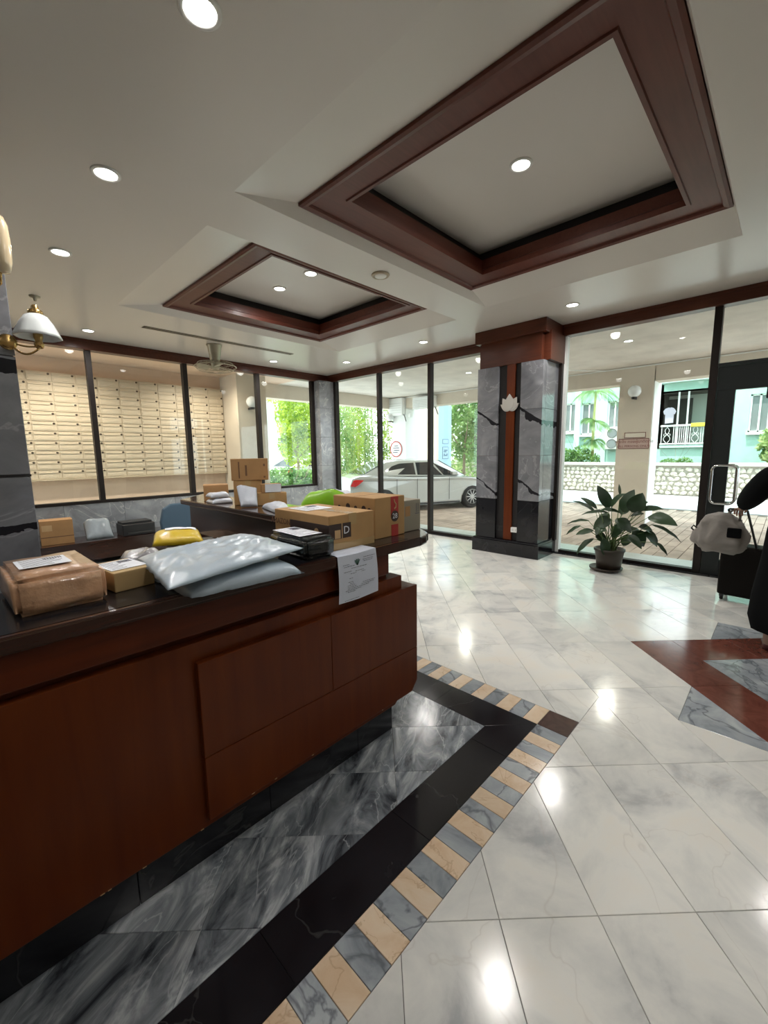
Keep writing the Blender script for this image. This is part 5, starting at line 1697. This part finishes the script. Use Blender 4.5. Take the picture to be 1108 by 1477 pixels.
wallpiece(.55, .70, ZO, 9, 'mint_light', x0=XF-.3); wallpiece(.7, 1.3, ZO, 2.1); wallpiece(.7, 1.3, 3.55, 9); wallpiece(1.3, 2.30, ZO, 9); wallpiece(-10, -2.6, ZO, 9)
B_().box(XF-.55, XF+.4, 2.3, 4.25, 4.25, 4.60).build('floor_slab', M['mint_light'], mt)
B_().box(XF-.62, XF-.55, 2.3, 4.25, 4.58, 4.64).build('slab_edge', M['white_paint'], mt)
B_().box(XF+1.2, XF+1.3, 2.4, 4.4, 1.5, 4.4).build('balcony_back', M['curtain'], mt)
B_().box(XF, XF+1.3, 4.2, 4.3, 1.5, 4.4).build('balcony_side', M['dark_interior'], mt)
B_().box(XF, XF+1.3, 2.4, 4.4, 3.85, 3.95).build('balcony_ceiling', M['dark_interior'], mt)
B_().box(XF-.1, XF+1.3, 2.6, 4.2, 1.55, 1.66).build('balcony_floor', M['mint_light'], mt)
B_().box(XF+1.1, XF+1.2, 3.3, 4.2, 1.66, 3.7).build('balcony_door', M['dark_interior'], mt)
for yy in (2.62, 3.28, 3.62): B_().box(XF-.05, XF, yy-.03, yy+.03, 1.65, 3.88).build('post', M['white_paint'], mt)
rail = B_().box(XF-.12, XF-.06, 2.58, 4.2, 2.44, 2.52).build('balcony_rail', M['white_paint'], mt, bevel=.01)
B_().box(XF-.12, XF-.06, 2.58, 4.2, 1.68, 1.74).build('balcony_rail', M['white_paint'], mt, bevel=.01)
m0 = None
for k in range(22):
    yy = 2.62+k*.073
    if 3 <= k <= 6 or 16 <= k <= 20: continue
    o = B_().box(XF-.10, XF-.08, yy-.012, yy+.012, 1.74, 2.44).build('baluster', M['white_paint'], mt) if m0 is None else None
    if o: m0 = (o, yy)
    else:
        o = m0[0].copy(); COL.objects.link(o); o.location = (0, yy-m0[1], 0)
for c_ in (2.95, 3.95):
    for s in (-1, 1):
        pts = [(XF-.09, c_+s*(.10*math.sin(a*PI/8)+.02), 1.76+.68*a/16) for a in range(17)]
        B_().tube(pts, .010, 5).build('scroll_bar', M['white_paint'], mt)
        B_().tube([(XF-.09, c_+s*(.07+.05*math.cos(a*PI/6)), 2.10+.05*math.sin(a*PI/6)) for a in range(12)], .008, 5, closed=True).build('scroll', M['white_paint'], mt)
def bwin(y0, y1, z0, z1):
    f = B_().box(XF+.1, XF+.16, y0, y1, z0, z1).build('window_pane', M['window_grey'], mt)
    m_ = B_()
    for (a, b, c, d) in ((y0, y1, z1-.06, z1), (y0, y1, z0, z0+.06), (y0, y0+.06, z0, z1), (y1-.06, y1, z0, z1), ((y0+y1)/2-.03, (y0+y1)/2+.03, z0, z1)):
        m_.box(XF+.05, XF+.11, a, b, c, d)
    m_.build('window_frame', M['white_paint'], f)
    B_().box(XF-.12, XF+.1, y0-.04, y1+.04, z0-.10, z0).build('window_sill', M['white_paint'], mt)
bwin(7.85, 8.4, 2.4, 3.8); bwin(6.9, 7.6, 2.25, 3.75); bwin(5.8, 6.4, 2.5, 3.75); bwin(.7, 1.3, 2.1, 3.55); bwin(-2.6, .55, 2.0, 3.6)
sw = tag(MB(origin=(XF-.1, 3.9, 2.55)).extrude([(XF-.16, 4.14, 3.10), (XF-.16, 4.06, 3.22), (XF-.16, 3.94, 3.26), (XF-.16, 3.90, 3.22), (XF-.16, 3.86, 3.26), (XF-.16, 3.76, 3.22), (XF-.16, 3.67, 3.08), (XF-.16, 3.72, 2.95), (XF-.16, 3.76, 3.0), (XF-.16, 3.75, 2.60), (XF-.16, 4.05, 2.58), (XF-.16, 4.05, 3.0), (XF-.16, 4.10, 2.96)], (.05, 0, 0)).build('hanging_shirt', M['shirt_lilac'], None, bevel=.01), 'lilac shirt hung to dry on the balcony', 'laundry')
sw.location = (XF-.1, 3.9, 2.55)
tw = tag(MB(origin=(XF-.1, 2.9, 2.5)).box(XF-.17, XF-.01, 2.62, 3.12, 2.40, 2.555).build('yellow_towel', M['towel_yellow'], None, bevel=.02), 'yellow cloth laid over the balcony railing', 'laundry')
tw.location = (XF-.1, 2.9, 2.5)
ac = thing('condenser_unit', 'white outdoor condenser unit on the mint wall beside the beige column', 'air conditioner', (XF-.02, 6.07, 2.02))
MB().box(-.30, 0, -.28, .28, -.50, .50).build('casing', M['white_paint'], ac, bevel=.02)
for zz in (-.24, .24):
    MB().lathe([(.19, -.31), (.21, -.32), (.21, -.30)], (0, 0, zz), 20, axis='x', cap=False).build('fan_ring', M['trim_black'], ac)
    MB().lathe([(.18, -.305), (.18, -.303)], (0, 0, zz), 20, axis='x').build('fan_grille', M['window_grey'], ac)

# ------------------------------------------------------------------ planting outside
def leafcloud(name, blobs, n, size, mat, parent, origin, seed, elong=2.2, droop=.0):
    r_ = random.Random(seed)
    V, Fc = [], []
    o_ = Vector(origin)
    tot = sum(b[3]*b[4]*b[5] for b in blobs)
    for (cx, cy, cz_, rx, ry, rz) in blobs:
        k_ = int(n*(rx*ry*rz)/tot)
        for _ in range(k_):
            while True:
                p = Vector((r_.uniform(-1, 1), r_.uniform(-1, 1), r_.uniform(-1, 1)))
                if .25 < p.length < 1: break
            c = Vector((cx+p.x*rx, cy+p.y*ry, cz_+p.z*rz))-o_
            d = Vector((r_.gauss(0, 1), r_.gauss(0, 1), r_.gauss(0, 1)-droop)).normalized()
            e = d.cross(Vector((r_.gauss(0, 1), r_.gauss(0, 1), r_.gauss(0, 1)))).normalized()
            s_ = size*r_.uniform(.6, 1.3)
            i0 = len(V)
            nn = d.cross(e)*s_*.12
            V += [c-d*s_*elong/2, c+e*s_/2+nn, c+d*s_*elong/2, c-e*s_/2+nn]
            Fc += [(i0, i0+1, i0+2), (i0, i0+2, i0+3)]
    me = bpy.data.meshes.new(name)
    me.from_pydata(V, [], Fc)
    me.update()
    return link_mesh(name, me, M[mat], parent, kind='stuff')
def tree(name, label, base, blobs, n, size, mat, seed, trunk_h, trunk_r=.08, group='trees beyond the carport', cat='tree', tmat='trunk'):
    t = thing(name, label, cat, base, 0, group)
    leafcloud('foliage', blobs, n, size, mat, t, base, seed)
    r_ = random.Random(seed)
    b = Vector(base)
    MB(origin=base).tube([b-Vector((0, 0, .03)), b+Vector((.05, .03, trunk_h*.5)), b+Vector((.0, -.05, trunk_h))], [trunk_r, trunk_r*.8, trunk_r*.4], 8).build('trunk', M[tmat], t, smooth=True)
    for k in range(4):
        a = r_.uniform(0, 6.28); h0 = trunk_h*r_.uniform(.4, .8)
        MB(origin=base).tube([b+Vector((0, 0, h0)), b+Vector((math.cos(a)*.5, math.sin(a)*.5, h0+.5)), b+Vector((math.cos(a)*.9, math.sin(a)*.9, h0+1.1))], [trunk_r*.5, trunk_r*.3, trunk_r*.12], 6).build('branch', M[tmat], t)
    return t
# bamboo row beyond the far corner: several clumps
r_ = random.Random(21)
for k in range(6):
    bx_, by_ = 12.1+k*1.02, 15.2+r_.uniform(-.4, .4)
    base = (bx_, by_, ZO)
    lx_ = 0
    t = thing('bamboo_clump', ['bamboo clump furthest left in the row behind the car', 'second bamboo clump from the left behind the car', 'third bamboo clump from the left behind the car', 'fourth bamboo clump from the left behind the car', 'fifth bamboo clump from the left behind the car', 'bamboo clump furthest right in the row behind the car'][k], 'bamboo', base, 0, 'bamboo clumps behind the car')
    for q in range(6):
        ox, oy = r_.uniform(-.25, .25), r_.uniform(-.3, .3)
        lx, ly = r_.uniform(-.2, .2), r_.uniform(-.2, .2)
        MB().tube([(ox, oy, -.02), (ox+lx*.3, oy+ly*.3, 2.2), (ox+lx, oy+ly, 5.0)], [.025, .022, .01], 6).build('cane', M['bamboo_cane'], t)
    leafcloud('foliage', [(bx_, by_, 3.2, .47, .5, 2.2), (bx_, by_, 1.6, .42, .45, 1.2), (bx_, by_, .9, .44, .45, .8)], 1700, .055, 'leaf_pale' if k % 2 else 'leaf_lime', t, base, 40+k, elong=3.2)
tree('leafy_tree', 'yellow green leafy tree beyond the window left of the marble corner column', (10.4, 15.0, ZO), [(10.5, 15, 3.2, 1.0, .9, 1.3), (10.6, 15.2, 1.9, .9, .8, 1.0), (9.9, 14.8, 2.5, .5, .5, .4), (9.5, 14.9, 3.7, .5, .4, .25)], 4200, .075, 'leaf_lime', 51, 2.6, .06)
tree('garden_shrub', 'low dark green shrub beyond the window left of the marble corner column', (8.9, 13.3, ZO), [(8.6, 13.3, .55, .9, .45, .5), (9.6, 13.4, .5, .7, .4, .45)], 3200, .06, 'leaf_mid', 52, .6, .03, cat='shrub')
tree('leafy_tree', 'green tree between the blue column side and the marble pillar', (14.9, 9.7, ZO), [(15.0, 9.6, 3.0, .8, 1.0, 1.0), (15.1, 9.5, 1.7, .7, .9, .7), (15.4, 9.2, 4.2, 1.0, 1.2, .8)], 4200, .085, 'leaf_mid', 53, 2.4, .07)
tree('leafy_tree', 'paler tree behind the green one beside the marble pillar', (16.6, 10.9, ZO), [(16.6, 10.8, 2.6, 1.1, 1.2, 1.6), (16.4, 10.4, .9, 1.0, 1.1, .7)], 3600, .08, 'leaf_pale', 54, 2.6, .07)
tree('leafy_tree', 'large pale tree filling the gap behind the bamboo', (17.0, 21.5, ZO), [(16.2, 21.6, 3.4, 2.4, 1.0, 2.8), (19.0, 21.2, 2.6, 1.6, 1.0, 2.4)], 5200, .12, 'leaf_pale', 55, 3.4, .10)
tree('garden_shrub', 'bushy green shrub on the planter left of the beige column', (19.4, 6.6, .80), [(18.95, 7.05, 1.2, .22, .5, .42), (18.95, 6.5, 1.25, .22, .45, .45), (18.95, 5.95, 1.1, .2, .25, .25)], 1400, .06, 'leaf_mid', 56, .6, .02, cat='shrub', group='plants on the rubble planter')
tree('garden_shrub', 'broad bright green plant beyond the glass door', (19.6, .2, .80), [(19.5, .3, 1.6, .5, .55, .75), (19.5, -.6, 1.5, .5, .6, .6)], 1300, .12, 'leaf_pale', 57, .9, .02, cat='shrub', group='plants on the rubble planter')
tree('garden_shrub', 'low spiky grass plant below the balcony', (19.2, 3.1, .80), [(19.2, 3.3, .98, .25, .35, .16), (19.2, 2.85, 1.0, .25, .3, .18)], 500, .045, 'leaf_mid', 58, .15, .01, cat='shrub', group='plants on the rubble planter')
# palms
def palm(base, h, crowns, label, seed, mat='leaf_mid'):
    t = thing('palm_tree', label, 'palm', base, 0, 'plants on the rubble planter')
    b = Vector(base)
    MB(origin=base).tube([b-Vector((0, 0, .02)), b+Vector((.02, .03, h*.5)), b+Vector((0, 0, h))], [.07, .055, .045], 10).build('trunk', M['bamboo_cane'], t, smooth=True)
    r2 = random.Random(seed)
    for (cz_, n, ln) in crowns:
        for k in range(n):
            a = 2*PI*k/n+r2.uniform(-.2, .2); el = r2.uniform(.1, .9)
            m_ = MB(origin=base)
            pts = []
            for q in range(9):
                s_ = q/8
                hor = ln*s_*math.cos(el*.8)*(1-.12*s_)
                pts.append(Vector((b.x+math.cos(a)*hor, b.y+math.sin(a)*hor, b.z+cz_+ln*(math.sin(el)*s_-.75*s_*s_))))
            m_.tube(pts, [.012]*8+[.004], 4)
            for q in range(1, 9):
                for sd_ in (-1, 1):
                    for sub in (0, .5):
                        p = pts[q-1].lerp(pts[q], sub)
                        tdir = (pts[q]-pts[q-1]).normalized()
                        sv = tdir.cross(Vector((0, 0, 1))).normalized()*sd_
                        l2 = .30*math.sin(PI*(q/9.5))+.05
                        tip = p+sv*l2+tdir*l2*.6-Vector((0, 0, l2*.35))
                        m_.face([m_.v(p-tdir*.018), m_.v((p+tip)/2+tdir*.022), m_.v(tip), m_.v((p+tip)/2-tdir*.022)])
            m_.build('frond', M[mat], t, recalc=False)
    return t
palm((19.3, 6.12, .80), 3.1, ((3.1, 9, 1.1), (1.9, 7, .8), (1.1, 6, .6)), 'slim palm on the planter left of the beige column', 61)
# pale building and low wall beyond the left garden
pb = thing('pale_building', 'pale grey building behind the leafy tree at far left', 'building', (10.5, 24, ZO))
MB(origin=(10.5, 24, ZO)).box(8, 17.5, 24, 24.4, ZO, 6).build('wall', M['pale_wall'], pb)
for x in (11.0, 13.2, 15.4):
    for z in (1.6, 3.8):
        f = MB(origin=(10.5, 24, ZO)).box(x, x+.8, 23.93, 23.99, z, z+1.0).build('window_pane', M['window_grey'], pb)
        MB(origin=(10.5, 24, ZO)).box(x-.06, x+.86, 23.90, 23.97, z-.1, z-.02).build('window_sill', M['white_paint'], f)
lw = thing('garden_wall', 'low white garden wall beyond the window left of the marble corner column', 'wall', (11, 16.8, ZO))
MB(origin=(11, 16.8, ZO)).box(7.5, 12.0, 16.7, 16.9, ZO, .45).build('wall', M['white_paint'], lw, bevel=.01)
MB(origin=(11, 16.8, ZO)).box(7.4, 12.05, 16.65, 16.95, .45, .52).build('coping', M['cap_stone'], lw, bevel=.01)
